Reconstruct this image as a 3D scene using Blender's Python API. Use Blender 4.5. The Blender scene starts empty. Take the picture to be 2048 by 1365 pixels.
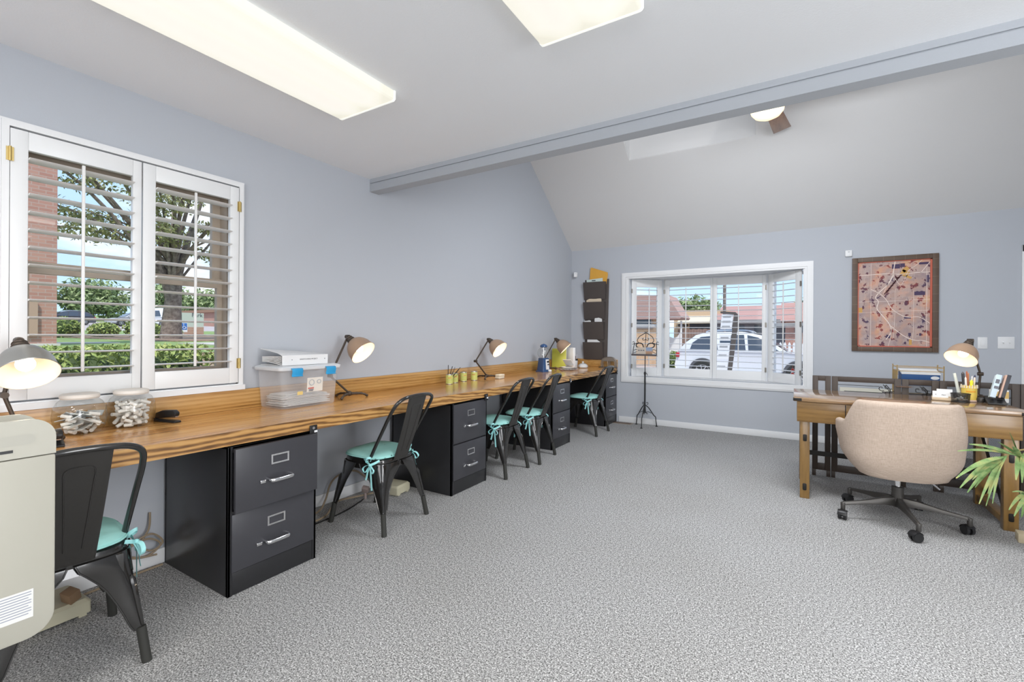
import bpy, bmesh, math, random
from mathutils import Vector, Matrix, Euler
PI = math.pi
rnd = random.Random(7)
scn = bpy.context.scene
COL = scn.collection

# ------------------------------------------------------------------ camera
W, HH = 2048.0, 1365.0
F_PX = 922.0
YAW = math.radians(31.52)
ROLL = math.radians(0.348)
cam_d = bpy.data.cameras.new('camera')
cam = bpy.data.objects.new('camera', cam_d)
COL.objects.link(cam)
cam_d.sensor_fit = 'HORIZONTAL'
cam_d.sensor_width = 36.0
cam_d.lens = 36.0 * F_PX / W
cam_d.shift_y = -13.0 / W
cam_d.clip_start = 0.05
cam_d.clip_end = 500
fwd = Vector((-math.sin(YAW), math.cos(YAW), 0))
rt = Vector((math.cos(YAW), math.sin(YAW), 0))
up = Vector((0, 0, 1))
r3 = rt * math.cos(ROLL) + up * math.sin(ROLL)
u3 = -rt * math.sin(ROLL) + up * math.cos(ROLL)
Rm = Matrix((r3, u3, -fwd)).transposed()
cam.matrix_world = Matrix.Translation((0, 0, 1.27)) @ Rm.to_4x4()
scn.camera = cam

# ------------------------------------------------------------------ colour management
scn.view_settings.view_transform = 'Standard'
scn.view_settings.look = 'None'
scn.view_settings.gamma = 1
scn.view_settings.use_curve_mapping = False
scn.view_settings.exposure = 0.20

# ------------------------------------------------------------------ world: blue sky with soft clouds
wd = bpy.data.worlds.new('world'); scn.world = wd; wd.use_nodes = True
wn = wd.node_tree.nodes; wl = wd.node_tree.links
for n in list(wn): wn.remove(n)
wo = wn.new('ShaderNodeOutputWorld'); wb = wn.new('ShaderNodeBackground')
tc = wn.new('ShaderNodeTexCoord'); mp = wn.new('ShaderNodeMapping')
mp.inputs['Scale'].default_value = (1.0, 1.0, 3.0)
wl.new(tc.outputs['Generated'], mp.inputs['Vector'])
nz = wn.new('ShaderNodeTexNoise'); nz.inputs['Scale'].default_value = 3.2; nz.inputs['Detail'].default_value = 7; nz.inputs['Roughness'].default_value = 0.55
wl.new(mp.outputs['Vector'], nz.inputs['Vector'])
cr = wn.new('ShaderNodeValToRGB'); cr.color_ramp.elements[0].position = 0.47; cr.color_ramp.elements[1].position = 0.66
wl.new(nz.outputs['Fac'], cr.inputs['Fac'])
sx = wn.new('ShaderNodeSeparateXYZ'); wl.new(tc.outputs['Generated'], sx.inputs[0])
g = wn.new('ShaderNodeValToRGB')
g.color_ramp.elements[0].position = 0.0; g.color_ramp.elements[0].color = (0.52, 0.72, 0.95, 1)
g.color_ramp.elements[1].position = 0.75; g.color_ramp.elements[1].color = (0.24, 0.45, 0.85, 1)
wl.new(sx.outputs['Z'], g.inputs['Fac'])
mx = wn.new('ShaderNodeMix'); mx.data_type = 'RGBA'
wl.new(cr.outputs['Color'], mx.inputs[0]); wl.new(g.outputs['Color'], mx.inputs[6])
mx.inputs[7].default_value = (0.95, 0.96, 0.97, 1)
wl.new(mx.outputs[2], wb.inputs['Color'])
wb.inputs['Strength'].default_value = 1.25
wl.new(wb.outputs[0], wo.inputs['Surface'])

# ------------------------------------------------------------------ sun
sd = bpy.data.lights.new('sun', 'SUN'); sd.energy = 3.2; sd.angle = math.radians(4); sd.color = (1, 0.95, 0.88)
so = bpy.data.objects.new('sun', sd); COL.objects.link(so)
so.rotation_euler = Vector((-0.42, 0.40, -0.82)).to_track_quat('-Z', 'Y').to_euler()

# ------------------------------------------------------------------ large lights: area lamps added to fill the room evenly
def area(name, loc, sx_, sy_, power, color=(1, 0.97, 0.92), rot=(0, 0, 0)):
    d = bpy.data.lights.new(name, 'AREA'); d.shape = 'RECTANGLE'; d.size = sx_; d.size_y = sy_; d.energy = power; d.color = color
    o = bpy.data.objects.new(name, d); COL.objects.link(o); o.location = loc; o.rotation_euler = rot
    return o
FIX_LENS = 0.72
REAR_POWER = 17
DESK_LAMP = 0.7
for fx, fy in ((-2.05, -1.0), (-0.73, -1.0), (0.7, -1.0), (2.0, -1.0), (0.7, 1.17), (2.0, 1.17)):
    area('ceiling_fill_light', (fx, fy, 2.44), 0.40, 1.15, REAR_POWER)  # unseen fill lamps under the ceiling, no fixtures modelled
area('added_vault_light', (-1.04, 5.18, 4.22), 1.30, 0.60, 2, (0.93, 0.96, 1.0))  # area lamp standing in for daylight down the skylight shaft
area('added_vault_light', (-0.2, 3.45, 3.02), 1.60, 0.60, 66, (0.93, 0.96, 1.0), (math.radians(36), 0, 0))  # added fill lamp under the near slope, which has no skylight
area('wall_fill_light', (3.17, 0.9, 1.55), 2.6, 1.3, 92, (0.97, 0.98, 1.0), (0, math.radians(90), 0))  # added fill lamp at the right wall, in place of an invented window
area('wall_fill_light', (0.4, -2.17, 1.55), 2.8, 1.3, 44, (0.97, 0.98, 1.0), (math.radians(90), 0, 0))  # added fill lamp at the back wall, behind the camera

# ------------------------------------------------------------------ helpers: meshes
class MB:
    def __init__(s): s.v = []; s.f = []; s.m = []; s.mi = 0
    def add(s, vs, fs, M=None):
        o = len(s.v)
        for p in vs:
            p = Vector(p)
            s.v.append(M @ p if M else p)
        for q in fs:
            s.f.append([i + o for i in q]); s.m.append(s.mi)
        return s
    def box(s, c, d, rot=None, M=None):
        x, y, z = d[0] / 2, d[1] / 2, d[2] / 2
        vs = [Vector((a * x, b * y, e * z)) for a in (-1, 1) for b in (-1, 1) for e in (-1, 1)]
        T = Matrix.Translation(c)
        if rot is not None: T = T @ (rot.to_4x4() if isinstance(rot, Matrix) else Euler(rot).to_matrix().to_4x4())
        if M: T = M @ T
        return s.add(vs, [(0, 1, 3, 2), (4, 6, 7, 5), (0, 4, 5, 1), (2, 3, 7, 6), (0, 2, 6, 4), (1, 5, 7, 3)], T)
    def bb(s, a, b): # box between corners
        return s.box([(a[i] + b[i]) / 2 for i in range(3)], [abs(b[i] - a[i]) for i in range(3)])
    def prism(s, pts, axis, a, b):
        n = len(pts)
        def mk(p, t):
            if axis == 'x': return (t, p[0], p[1])
            if axis == 'y': return (p[0], t, p[1])
            return (p[0], p[1], t)
        vs = [mk(p, a) for p in pts] + [mk(p, b) for p in pts]
        fs = [tuple(range(n))[::-1], tuple(range(n, 2 * n))] + [(i, (i + 1) % n, (i + 1) % n + n, i + n) for i in range(n)]
        return s.add(vs, fs)
    def lathe(s, prof, seg=24, M=None, cap=True):
        vs = []; fs = []
        n = len(prof)
        for i in range(seg):
            a = 2 * PI * i / seg
            for r, z in prof: vs.append((r * math.cos(a), r * math.sin(a), z))
        for i in range(seg):
            j = (i + 1) % seg
            for k in range(n - 1):
                fs.append((i * n + k, j * n + k, j * n + k + 1, i * n + k + 1))
        if cap:
            if prof[0][0] > 1e-5: fs.append(tuple(i * n for i in range(seg))[::-1])
            if prof[-1][0] > 1e-5: fs.append(tuple(i * n + n - 1 for i in range(seg)))
        return s.add(vs, fs, M)
    def cyl(s, a, b, r, seg=12, r2=None):
        a = Vector(a); b = Vector(b); d = b - a
        if d.length < 1e-6: return s
        q = d.to_track_quat('Z', 'Y').to_matrix().to_4x4()
        return s.lathe([(r, 0), (r if r2 is None else r2, d.length)], seg, Matrix.Translation(a) @ q)
    def sph(s, c, r, seg=14, ring=8, sc=(1, 1, 1)):
        prof = [(max(1e-6, r * math.sin(PI * k / ring)), -r * math.cos(PI * k / ring)) for k in range(ring + 1)]
        M = Matrix.Translation(c) @ Matrix.Diagonal((sc[0], sc[1], sc[2], 1))
        return s.lathe(prof, seg, M, cap=False)
    def tube(s, pts, r, seg=8, closed=False, rs=None, flat=None):
        P = [Vector(p) for p in pts]; n = len(P)
        vs = []; fs = []
        ref = None
        for i in range(n):
            if closed: t = P[(i + 1) % n] - P[i - 1]
            elif i == 0: t = P[1] - P[0]
            elif i == n - 1: t = P[-1] - P[-2]
            else: t = (P[i + 1] - P[i]).normalized() + (P[i] - P[i - 1]).normalized()
            if t.length < 1e-9: t = Vector((0, 0, 1))
            t.normalize()
            if ref is None:
                ref = Vector((0, 0, 1)) if abs(t.z) < 0.9 else Vector((1, 0, 0))
                if flat is not None: ref = Vector(flat)
            a = ref - t * ref.dot(t)
            if a.length < 1e-6: a = t.orthogonal()
            a.normalize(); b = t.cross(a); 
            if flat is None: ref = a
            rr = rs[i] if rs else r
            for k in range(seg):
                an = 2 * PI * k / seg
                ra, rb = (rr, rr) if not isinstance(rr, tuple) else rr
                vs.append(P[i] + a * math.cos(an) * ra + b * math.sin(an) * rb)
        m = n if closed else n - 1
        for i in range(m):
            j = (i + 1) % n
            for k in range(seg):
                k2 = (k + 1) % seg
                fs.append((i * seg + k, i * seg + k2, j * seg + k2, j * seg + k))
        if not closed:
            fs.append(tuple(range(seg))[::-1]); fs.append(tuple((n - 1) * seg + k for k in range(seg)))
        return s.add(vs, fs)
    def grid(s, fn, nu, nv, closeu=False):
        vs = [fn(i / (nu if closeu else nu - 1), j / (nv - 1)) for i in range(nu) for j in range(nv)]
        fs = []
        for i in range(nu if closeu else nu - 1):
            i2 = (i + 1) % nu
            for j in range(nv - 1):
                fs.append((i * nv + j, i2 * nv + j, i2 * nv + j + 1, i * nv + j + 1))
        return s.add(vs, fs)
    def sheet(s, fn, nu, nv, th):
        """closed slab: fn(u,v) surface, thickness th along computed normal"""
        pts = [[Vector(fn(i / (nu - 1), j / (nv - 1))) for j in range(nv)] for i in range(nu)]
        nr = [[None] * nv for _ in range(nu)]
        for i in range(nu):
            for j in range(nv):
                du = pts[min(i + 1, nu - 1)][j] - pts[max(i - 1, 0)][j]
                dv = pts[i][min(j + 1, nv - 1)] - pts[i][max(j - 1, 0)]
                q = du.cross(dv)
                nr[i][j] = q.normalized() if q.length > 1e-12 else Vector((0, 0, 1))
        A = [pts[i][j] + nr[i][j] * th / 2 for i in range(nu) for j in range(nv)]
        B = [pts[i][j] - nr[i][j] * th / 2 for i in range(nu) for j in range(nv)]
        o = nu * nv; fs = []
        for i in range(nu - 1):
            for j in range(nv - 1):
                a, b, c, d = i * nv + j, (i + 1) * nv + j, (i + 1) * nv + j + 1, i * nv + j + 1
                fs.append((a, b, c, d)); fs.append((d + o, c + o, b + o, a + o))
        per = [i * nv for i in range(nu)] + [(nu - 1) * nv + j for j in range(1, nv)] + [i * nv + nv - 1 for i in range(nu - 2, -1, -1)] + [j for j in range(nv - 2, 0, -1)]
        for k in range(len(per)):
            a, b = per[k], per[(k + 1) % len(per)]
            fs.append((b, a, a + o, b + o))
        return s.add(A + B, fs)
    def build(s, name, mat, parent=None, smooth=False, bevel=0, loc=None, subsurf=0, angle=40, bseg=2):
        me = bpy.data.meshes.new(name)
        me.from_pydata([tuple(p) for p in s.v], [], s.f)
        bm = bmesh.new(); bm.from_mesh(me)
        bmesh.ops.recalc_face_normals(bm, faces=bm.faces)
        if bevel > 0:
            ed = [e for e in bm.edges if len(e.link_faces) == 2 and e.calc_face_angle(0) > math.radians(50)]
            bmesh.ops.bevel(bm, geom=ed, offset=bevel, segments=bseg, profile=0.5, affect='EDGES', clamp_overlap=True)
        bm.to_mesh(me); bm.free()
        mats = mat if isinstance(mat, (list, tuple)) else [mat]
        for m_ in mats: me.materials.append(m_)
        if len(mats) > 1 and len(me.polygons) == len(s.m):
            me.polygons.foreach_set('material_index', s.m)
        if smooth or bevel > 0:
            me.polygons.foreach_set('use_smooth', [True] * len(me.polygons))
            me.set_sharp_from_angle(angle=math.radians(angle))
        o = bpy.data.objects.new(name, me); COL.objects.link(o)
        if parent is not None: o.parent = parent
        if loc is not None: o.location = loc
        if subsurf:
            m_ = o.modifiers.new('sub', 'SUBSURF'); m_.levels = subsurf; m_.render_levels = subsurf
        return o

def tag(o, label=None, cat=None, group=None, kind=None):
    if label: o['label'] = label
    if cat: o['category'] = cat
    if group: o['group'] = group
    if kind: o['kind'] = kind
    return o
def thing(name, label, cat, loc=(0, 0, 0), rz=0, group=None):
    o = bpy.data.objects.new(name, None); COL.objects.link(o)
    o.location = loc; o.rotation_euler = (0, 0, rz); o.empty_display_size = 0.05
    return tag(o, label, cat, group)
def struct(o): o['kind'] = 'structure'; return o
def kids(o): return [c for c in list(bpy.data.objects) if c.parent == o]
def copy_tree(o, parent=None):
    c = o.copy(); COL.objects.link(c)
    if parent is not None: c.parent = parent
    for ch in kids(o): copy_tree(ch, c)
    return c
def text_obj(name, body, size, mat, parent, M, extrude=0.0008, align='CENTER', bold=0):
    cu = bpy.data.curves.new(name, 'FONT'); cu.body = body; cu.size = size; cu.extrude = extrude; cu.align_x = align; cu.align_y = 'CENTER'; cu.offset = bold
    t = bpy.data.objects.new(name, cu); COL.objects.link(t)
    bpy.context.view_layer.update()
    dg = bpy.context.evaluated_depsgraph_get()
    me = bpy.data.meshes.new_from_object(t.evaluated_get(dg))
    bpy.data.objects.remove(t)
    me.materials.clear(); me.materials.append(mat)
    o = bpy.data.objects.new(name, me); COL.objects.link(o)
    if parent is not None: o.parent = parent
    o.matrix_local = M
    return o
def spiral(c, r0, r1, a0, a1, n, ux, uy):
    c = Vector(c); ux = Vector(ux); uy = Vector(uy)
    return [c + ux * ((r0 + (r1 - r0) * k / n) * math.cos(a0 + (a1 - a0) * k / n)) + uy * ((r0 + (r1 - r0) * k / n) * math.sin(a0 + (a1 - a0) * k / n)) for k in range(n + 1)]
def bez(p, n=12):
    p = [Vector(q) for q in p]; out = []
    for k in range(n + 1):
        t = k / n
        out.append(p[0] * (1 - t) ** 3 + p[1] * 3 * t * (1 - t) ** 2 + p[2] * 3 * t * t * (1 - t) + p[3] * t ** 3)
    return out
def smoothpath(P, n=6):
    P = [Vector(p) for p in P]; out = []
    for i in range(len(P) - 1):
        p0 = P[max(i - 1, 0)]; p1 = P[i]; p2 = P[i + 1]; p3 = P[min(i + 2, len(P) - 1)]
        for k in range(n):
            t = k / n
            out.append(0.5 * ((2 * p1) + (p2 - p0) * t + (2 * p0 - 5 * p1 + 4 * p2 - p3) * t * t + (-p0 + 3 * p1 - 3 * p2 + p3) * t ** 3))
    out.append(P[-1]); return out

# ------------------------------------------------------------------ helpers: materials
def mat(name, col, rough=0.5, metal=0, spec=0.5, emit=None, es=1, trans=0, coat=0, alpha=1, ior=1.45, sub=0):
    m = bpy.data.materials.new(name); m.use_nodes = True
    b = m.node_tree.nodes['Principled BSDF']
    b.inputs['Base Color'].default_value = (*col, 1)
    b.inputs['Roughness'].default_value = rough
    b.inputs['Metallic'].default_value = metal
    b.inputs['Specular IOR Level'].default_value = spec
    b.inputs['Transmission Weight'].default_value = trans
    b.inputs['Coat Weight'].default_value = coat
    b.inputs['IOR'].default_value = ior
    b.inputs['Alpha'].default_value = alpha
    if emit: b.inputs['Emission Color'].default_value = (*emit, 1); b.inputs['Emission Strength'].default_value = es
    return m
def nodes(m): return m.node_tree.nodes, m.node_tree.links, m.node_tree.nodes['Principled BSDF']
def coords(m, scale=(1, 1, 1), kind='Object', rot=(0, 0, 0)):
    N, L, b = nodes(m)
    t = N.new('ShaderNodeTexCoord'); p = N.new('ShaderNodeMapping')
    p.inputs['Scale'].default_value = scale; p.inputs['Rotation'].default_value = rot
    L.new(t.outputs[kind], p.inputs['Vector']); return p.outputs['Vector']
def ramp(m, fac, stops, interp='LINEAR'):
    N, L, b = nodes(m)
    r = N.new('ShaderNodeValToRGB'); e = r.color_ramp.elements; r.color_ramp.interpolation = interp
    while len(e) > 1: e.remove(e[-1])
    e[0].position = stops[0][0]; e[0].color = (*stops[0][1], 1)
    for p_, c_ in stops[1:]:
        q = e.new(p_); q.color = (*c_, 1)
    L.new(fac, r.inputs['Fac']); return r.outputs['Color']
def noise(m, vec, scale, detail=4, rough=0.55, dist=0):
    N, L, b = nodes(m)
    n = N.new('ShaderNodeTexNoise'); n.inputs['Scale'].default_value = scale; n.inputs['Detail'].default_value = detail
    n.inputs['Roughness'].default_value = rough; n.inputs['Distortion'].default_value = dist
    L.new(vec, n.inputs['Vector']); return n.outputs['Fac']
def mixc(m, fac, a, b_, mode='MIX'):
    N, L, b = nodes(m)
    x = N.new('ShaderNodeMix'); x.data_type = 'RGBA'; x.blend_type = mode
    for inp, v in ((0, fac), (6, a), (7, b_)):
        if isinstance(v, (int, float)): x.inputs[inp].default_value = v
        elif isinstance(v, tuple): x.inputs[inp].default_value = (*v, 1)
        else: L.new(v, x.inputs[inp])
    return x.outputs[2]
def math_(m, op, a, b_=None):
    N, L, b = nodes(m)
    x = N.new('ShaderNodeMath'); x.operation = op
    for i, v in enumerate((a, b_)):
        if v is None: continue
        if isinstance(v, (int, float)): x.inputs[i].default_value = v
        else: L.new(v, x.inputs[i])
    return x.outputs[0]
def bump(m, h, strength=0.3, dist=0.002):
    N, L, b = nodes(m)
    x = N.new('ShaderNodeBump'); x.inputs['Strength'].default_value = strength; x.inputs['Distance'].default_value = dist
    L.new(h, x.inputs['Height']); L.new(x.outputs['Normal'], b.inputs['Normal'])
def setc(m, c): nodes(m)[1].new(c, nodes(m)[2].inputs['Base Color'])
def wood(name, stops, scale=(1, 1, 1), rough=0.35, coat=0.3, wave=6.0, dist=6, streak=None, kind='Object', bstr=0.15, wmix=0.14):
    """grain runs along the axis given the small scale"""
    m = mat(name, (0.5, 0.3, 0.1), rough, coat=coat)
    N, L, b = nodes(m)
    v = coords(m, scale, kind)
    n1 = noise(m, v, 1.0, 5, 0.6, 0.8)
    w = N.new('ShaderNodeTexWave'); w.wave_type = 'RINGS'; w.inputs['Scale'].default_value = wave; w.inputs['Distortion'].default_value = dist
    w.inputs['Detail'].default_value = 3; w.inputs['Detail Scale'].default_value = 1.2
    L.new(v, w.inputs['Vector'])
    n2 = noise(m, v, 9.0, 6, 0.7)
    f = math_(m, 'ADD', math_(m, 'MULTIPLY', w.outputs['Fac'], wmix), math_(m, 'ADD', math_(m, 'MULTIPLY', n1, 0.62 - wmix * .6), math_(m, 'MULTIPLY', n2, 0.42 - wmix * .4)))
    setc(m, ramp(m, f, stops))
    bump(m, n2, bstr, 0.001)
    b.inputs['Coat Roughness'].default_value = 0.12
    return m
def glassy(name, tint=(1, 1, 1), alpha=0.12, rough=0.03):
    """thin glass / clear plastic sheet: mostly straight-through with a clear gloss"""
    m = bpy.data.materials.new(name); m.use_nodes = True
    N, L = m.node_tree.nodes, m.node_tree.links
    for n in list(N): N.remove(n)
    o = N.new('ShaderNodeOutputMaterial'); t = N.new('ShaderNodeBsdfTransparent'); t.inputs[0].default_value = (*tint, 1)
    gl = N.new('ShaderNodeBsdfGlossy'); gl.inputs['Roughness'].default_value = rough
    fr = N.new('ShaderNodeLayerWeight'); fr.inputs['Blend'].default_value = 0.5
    pw = N.new('ShaderNodeMath'); pw.operation = 'POWER'; pw.inputs[1].default_value = 4.0; L.new(fr.outputs['Facing'], pw.inputs[0])
    ml = N.new('ShaderNodeMath'); ml.operation = 'MULTIPLY'; ml.inputs[1].default_value = 0.6; L.new(pw.outputs[0], ml.inputs[0])
    ad = N.new('ShaderNodeMath'); ad.operation = 'ADD'; ad.inputs[1].default_value = 0.03 + alpha * 0.3; L.new(ml.outputs[0], ad.inputs[0])
    mx_ = N.new('ShaderNodeMixShader'); L.new(ad.outputs[0], mx_.inputs[0]); L.new(t.outputs[0], mx_.inputs[1]); L.new(gl.outputs[0], mx_.inputs[2])
    L.new(mx_.outputs[0], o.inputs['Surface']); return m
def milky(name, col, tr=0.5, rough=0.35):
    """frosted translucent plastic"""
    m = bpy.data.materials.new(name); m.use_nodes = True
    N, L = m.node_tree.nodes, m.node_tree.links
    for n in list(N): N.remove(n)
    o = N.new('ShaderNodeOutputMaterial'); t = N.new('ShaderNodeBsdfTransparent')
    p = N.new('ShaderNodeBsdfPrincipled'); p.inputs['Base Color'].default_value = (*col, 1); p.inputs['Roughness'].default_value = rough
    mx_ = N.new('ShaderNodeMixShader'); mx_.inputs[0].default_value = 1 - tr
    L.new(t.outputs[0], mx_.inputs[1]); L.new(p.outputs[0], mx_.inputs[2]); L.new(mx_.outputs[0], o.inputs['Surface']); return m

# wall paint, ceiling paint
def paint(name, col, sc=220, st=0.12, rough=0.85):
    m = mat(name, col, rough, spec=0.25); v = coords(m); n = noise(m, v, sc, 3, 0.6); bump(m, n, st, 0.003)
    return m
M_WALL = paint('wall_paint', (0.486, 0.512, 0.556))
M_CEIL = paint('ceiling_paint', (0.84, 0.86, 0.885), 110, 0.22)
M_VAULT = paint('vault_paint_dimmed', (0.70, 0.70, 0.70), 110, 0.2)  # ceiling paint set darker to offset the strong light in the vault
M_BEAM = paint('beam_paint', (0.44, 0.465, 0.50))
M_TRIM = mat('white_trim_paint', (0.80, 0.81, 0.82), 0.4)
M_SHUT = mat('white_shutter_paint', (0.80, 0.81, 0.815), 0.38)
M_LOUV = mat('louver_paint', (0.80, 0.80, 0.79), 0.35)
M_BRASS = mat('brass_hinge', (0.55, 0.42, 0.17), 0.35, 0.9)
M_TAN = mat('tan_window_frame', (0.42, 0.345, 0.27), 0.5)
M_WHT = mat('white_plastic', (0.78, 0.79, 0.80), 0.4)
M_GLASS = glassy('window_glass', (0.98, 0.985, 0.985), -0.07)
M_CARPET = mat('carpet', (0.4, 0.4, 0.4), 0.95, spec=0.1)
v = coords(M_CARPET)
n1 = noise(M_CARPET, v, 165, 2, 0.8); n2 = noise(M_CARPET, v, 70, 3, 0.6); n3 = noise(M_CARPET, v, 1.2, 3, 0.5)
f = math_(M_CARPET, 'ADD', math_(M_CARPET, 'MULTIPLY', n1, 0.8), math_(M_CARPET, 'MULTIPLY', n2, 0.2))
c = ramp(M_CARPET, f, [(0.36, (0.05, 0.05, 0.05)), (0.455, (0.22, 0.22, 0.218)), (0.54, (0.44, 0.44, 0.438)), (0.64, (0.82, 0.82, 0.82))])
st_ = ramp(M_CARPET, n3, [(0.38, (0.95, 0.945, 0.935)), (0.6, (1, 1, 1))])
setc(M_CARPET, mixc(M_CARPET, 1.0, c, st_, 'MULTIPLY')); bump(M_CARPET, n1, 0.35, 0.002)
M_LENS = mat('fluorescent_lens', (0.30, 0.30, 0.28), 0.4, emit=(1.0, 0.955, 0.86), es=FIX_LENS)
v = coords(M_LENS); _s = nodes(M_LENS)[0].new('ShaderNodeSeparateXYZ'); nodes(M_LENS)[1].new(v, _s.inputs[0])
# two tubes inside the lens: brighter along them
_a = math_(M_LENS, 'ABSOLUTE', math_(M_LENS, 'SUBTRACT', math_(M_LENS, 'ABSOLUTE', _s.outputs['X']), 0.085))
_e = math_(M_LENS, 'MAXIMUM', math_(M_LENS, 'SUBTRACT', math_(M_LENS, 'ABSOLUTE', _s.outputs['Y']), 0.50), 0)
nl = math_(M_LENS, 'ADD', math_(M_LENS, 'MULTIPLY', _a, 6.0), math_(M_LENS, 'MULTIPLY', _e, 7.0))
cl = ramp(M_LENS, nl, [(0.0, (1.0, 0.93, 0.85)), (0.35, (1.0, 0.965, 0.87)), (0.75, (0.95, 0.92, 0.80)), (1.0, (0.86, 0.83, 0.70))])
nodes(M_LENS)[1].new(cl, nodes(M_LENS)[2].inputs['Emission Color'])
M_LENSCAP = mat('lens_end_cap', (0.75, 0.76, 0.72), 0.4, emit=(0.95, 0.97, 0.88), es=0.5)
# furniture
M_DESK = wood('varnished_pine', [(0.36, (0.28, 0.11, 0.025)), (0.47, (0.50, 0.23, 0.06)), (0.58, (0.62, 0.32, 0.10)), (0.70, (0.74, 0.44, 0.17))], (9.0, 0.45, 9.0), 0.22, 0.45, 2.2, 5)
M_DESKEDGE = wood('varnished_pine_edge', [(0.28, (0.10, 0.045, 0.014)), (0.42, (0.26, 0.125, 0.038)), (0.55, (0.46, 0.24, 0.075)), (0.75, (0.56, 0.33, 0.12))], (2.0, 1.1, 7.0), 0.35, 0.3, 1.7, 9, wmix=0.36)
M_SPLASH = wood('backsplash_pine', [(0.34, (0.20, 0.09, 0.02)), (0.44, (0.42, 0.215, 0.055)), (0.56, (0.52, 0.29, 0.09)), (0.72, (0.60, 0.37, 0.14))], (12.0, 0.8, 22.0), 0.4, 0.3, 0.6, 4)
M_CAB = mat('charcoal_metal', (0.022, 0.022, 0.024), 0.28, spec=0.5)
M_CABD = mat('drawer_metal', (0.045, 0.045, 0.052), 0.34, spec=0.55)
M_CHROME = mat('chrome', (0.75, 0.75, 0.76), 0.16, 1)
M_DARKHOLE = mat('dark_inside', (0.006, 0.006, 0.006), 0.8)
M_CHAIR = mat('black_gloss_metal', (0.016, 0.015, 0.014), 0.16, 0.0, 0.7, coat=0.5)
M_CHAIRB = mat('dark_satin_metal', (0.028, 0.026, 0.024), 0.3, 0.0, 0.6)
M_RUBBER = mat('rubber_foot', (0.03, 0.03, 0.026), 0.7)
M_AQUA = mat('aqua_fabric', (0.30, 0.62, 0.58), 0.9, spec=0.15)
v = coords(M_AQUA, (22, 22, 22)); N, L, b = nodes(M_AQUA)
vo = N.new('ShaderNodeTexVoronoi'); vo.inputs['Scale'].default_value = 1.0; vo.inputs['Randomness'].default_value = 0.35; L.new(v, vo.inputs['Vector'])
setc(M_AQUA, ramp(M_AQUA, vo.outputs['Distance'], [(0.0, (0.11, 0.20, 0.19)), (0.15, (0.13, 0.25, 0.24)), (0.19, (0.33, 0.66, 0.62)), (1, (0.37, 0.70, 0.66))]))
M_RIB = mat('aqua_ribbon', (0.36, 0.74, 0.74), 0.7)
M_BLK = mat('black_plastic', (0.015, 0.015, 0.016), 0.35)
M_LAMPM = mat('aged_bronze_metal', (0.085, 0.065, 0.05), 0.42, 0.55)
M_SHADE = mat('lamp_shade_metal', (0.46, 0.31, 0.21), 0.38, 0.3)
M_SHADEW = mat('lamp_shade_pewter', (0.42, 0.41, 0.38), 0.28, 0.75)
M_SHIN = mat('shade_inside_enamel', (0.55, 0.50, 0.42), 0.6)
M_BULB = mat('lit_bulb', (1, 1, 1), 0.5, emit=(1.0, 0.90, 0.74), es=3.2)
M_PURI = mat('ivory_plastic', (0.41, 0.398, 0.34), 0.38)
M_PURIW = mat('light_ivory_plastic', (0.70, 0.70, 0.68), 0.35)
M_PAPER = mat('paper', (0.80, 0.80, 0.79), 0.8)
M_TXT = mat('grey_print', (0.16, 0.16, 0.18), 0.8)
M_CLEAR = glassy('clear_jar_plastic', (0.93, 0.94, 0.94), 0.12, 0.05)
M_BOXC = milky('clear_box_plastic', (0.85, 0.85, 0.87), 0.76, 0.25)
M_LID = milky('frosted_lid', (0.82, 0.86, 0.90), 0.25, 0.4)
M_JLID = milky('cream_lid', (0.84, 0.80, 0.74), 0.15, 0.5)
M_CAP = mat('white_pvc_piece', (0.82, 0.80, 0.75), 0.5)
M_BLUE = mat('blue_latch', (0.03, 0.32, 0.62), 0.35)
M_NAVY = mat('navy_enamel', (0.035, 0.09, 0.22), 0.25, coat=0.4)
M_YTIN = mat('yellow_label', (0.60, 0.62, 0.18), 0.45)
M_TIN = mat('tin_metal', (0.6, 0.58, 0.52), 0.3, 0.8)
M_CREAM = mat('cream_plastic', (0.72, 0.64, 0.50), 0.5)
M_BEIGEP = mat('beige_power_strip', (0.55, 0.52, 0.38), 0.5)
M_TANCORD = mat('tan_cord', (0.32, 0.25, 0.17), 0.6)
M_WIREW = mat('white_wire', (0.70, 0.68, 0.64), 0.5)
M_ORG = mat('charcoal_leatherette', (0.075, 0.062, 0.057), 0.55)
v = coords(M_ORG); bump(M_ORG, noise(M_ORG, v, 180, 3), 0.4, 0.002)
M_ORANGE = mat('amber_folder', (0.72, 0.38, 0.06), 0.6)
M_MANILA = mat('manila_folder', (0.72, 0.60, 0.45), 0.7)
M_MINT = mat('pale_mint_folder', (0.62, 0.72, 0.68), 0.6)
M_IRON = mat('wrought_iron', (0.035, 0.036, 0.038), 0.45, 0.4)
M_RDESK = wood('honey_oak', [(0.28, (0.08, 0.04, 0.01)), (0.42, (0.21, 0.112, 0.030)), (0.6, (0.30, 0.168, 0.050)), (0.8, (0.37, 0.215, 0.07))], (0.9, 9.0, 14.0), 0.32, 0.4, 0.7, 3, wmix=0.08)
M_RTOP = wood('honey_oak_top', [(0.28, (0.12, 0.065, 0.03)), (0.42, (0.24, 0.14, 0.07)), (0.6, (0.32, 0.20, 0.10)), (0.8, (0.38, 0.25, 0.13))], (0.9, 9.0, 9.0), 0.16, 0.6, 0.7, 3, wmix=0.08)
M_RLEG = wood('honey_oak_leg', [(0.28, (0.09, 0.045, 0.012)), (0.42, (0.19, 0.105, 0.030)), (0.6, (0.26, 0.148, 0.044)), (0.8, (0.32, 0.19, 0.065))], (9, 9, 0.9), 0.32, 0.4, 0.7, 3, wmix=0.08)
M_RPLATE = mat('black_iron_plate', (0.02, 0.018, 0.016), 0.4, 0.4)
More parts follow.
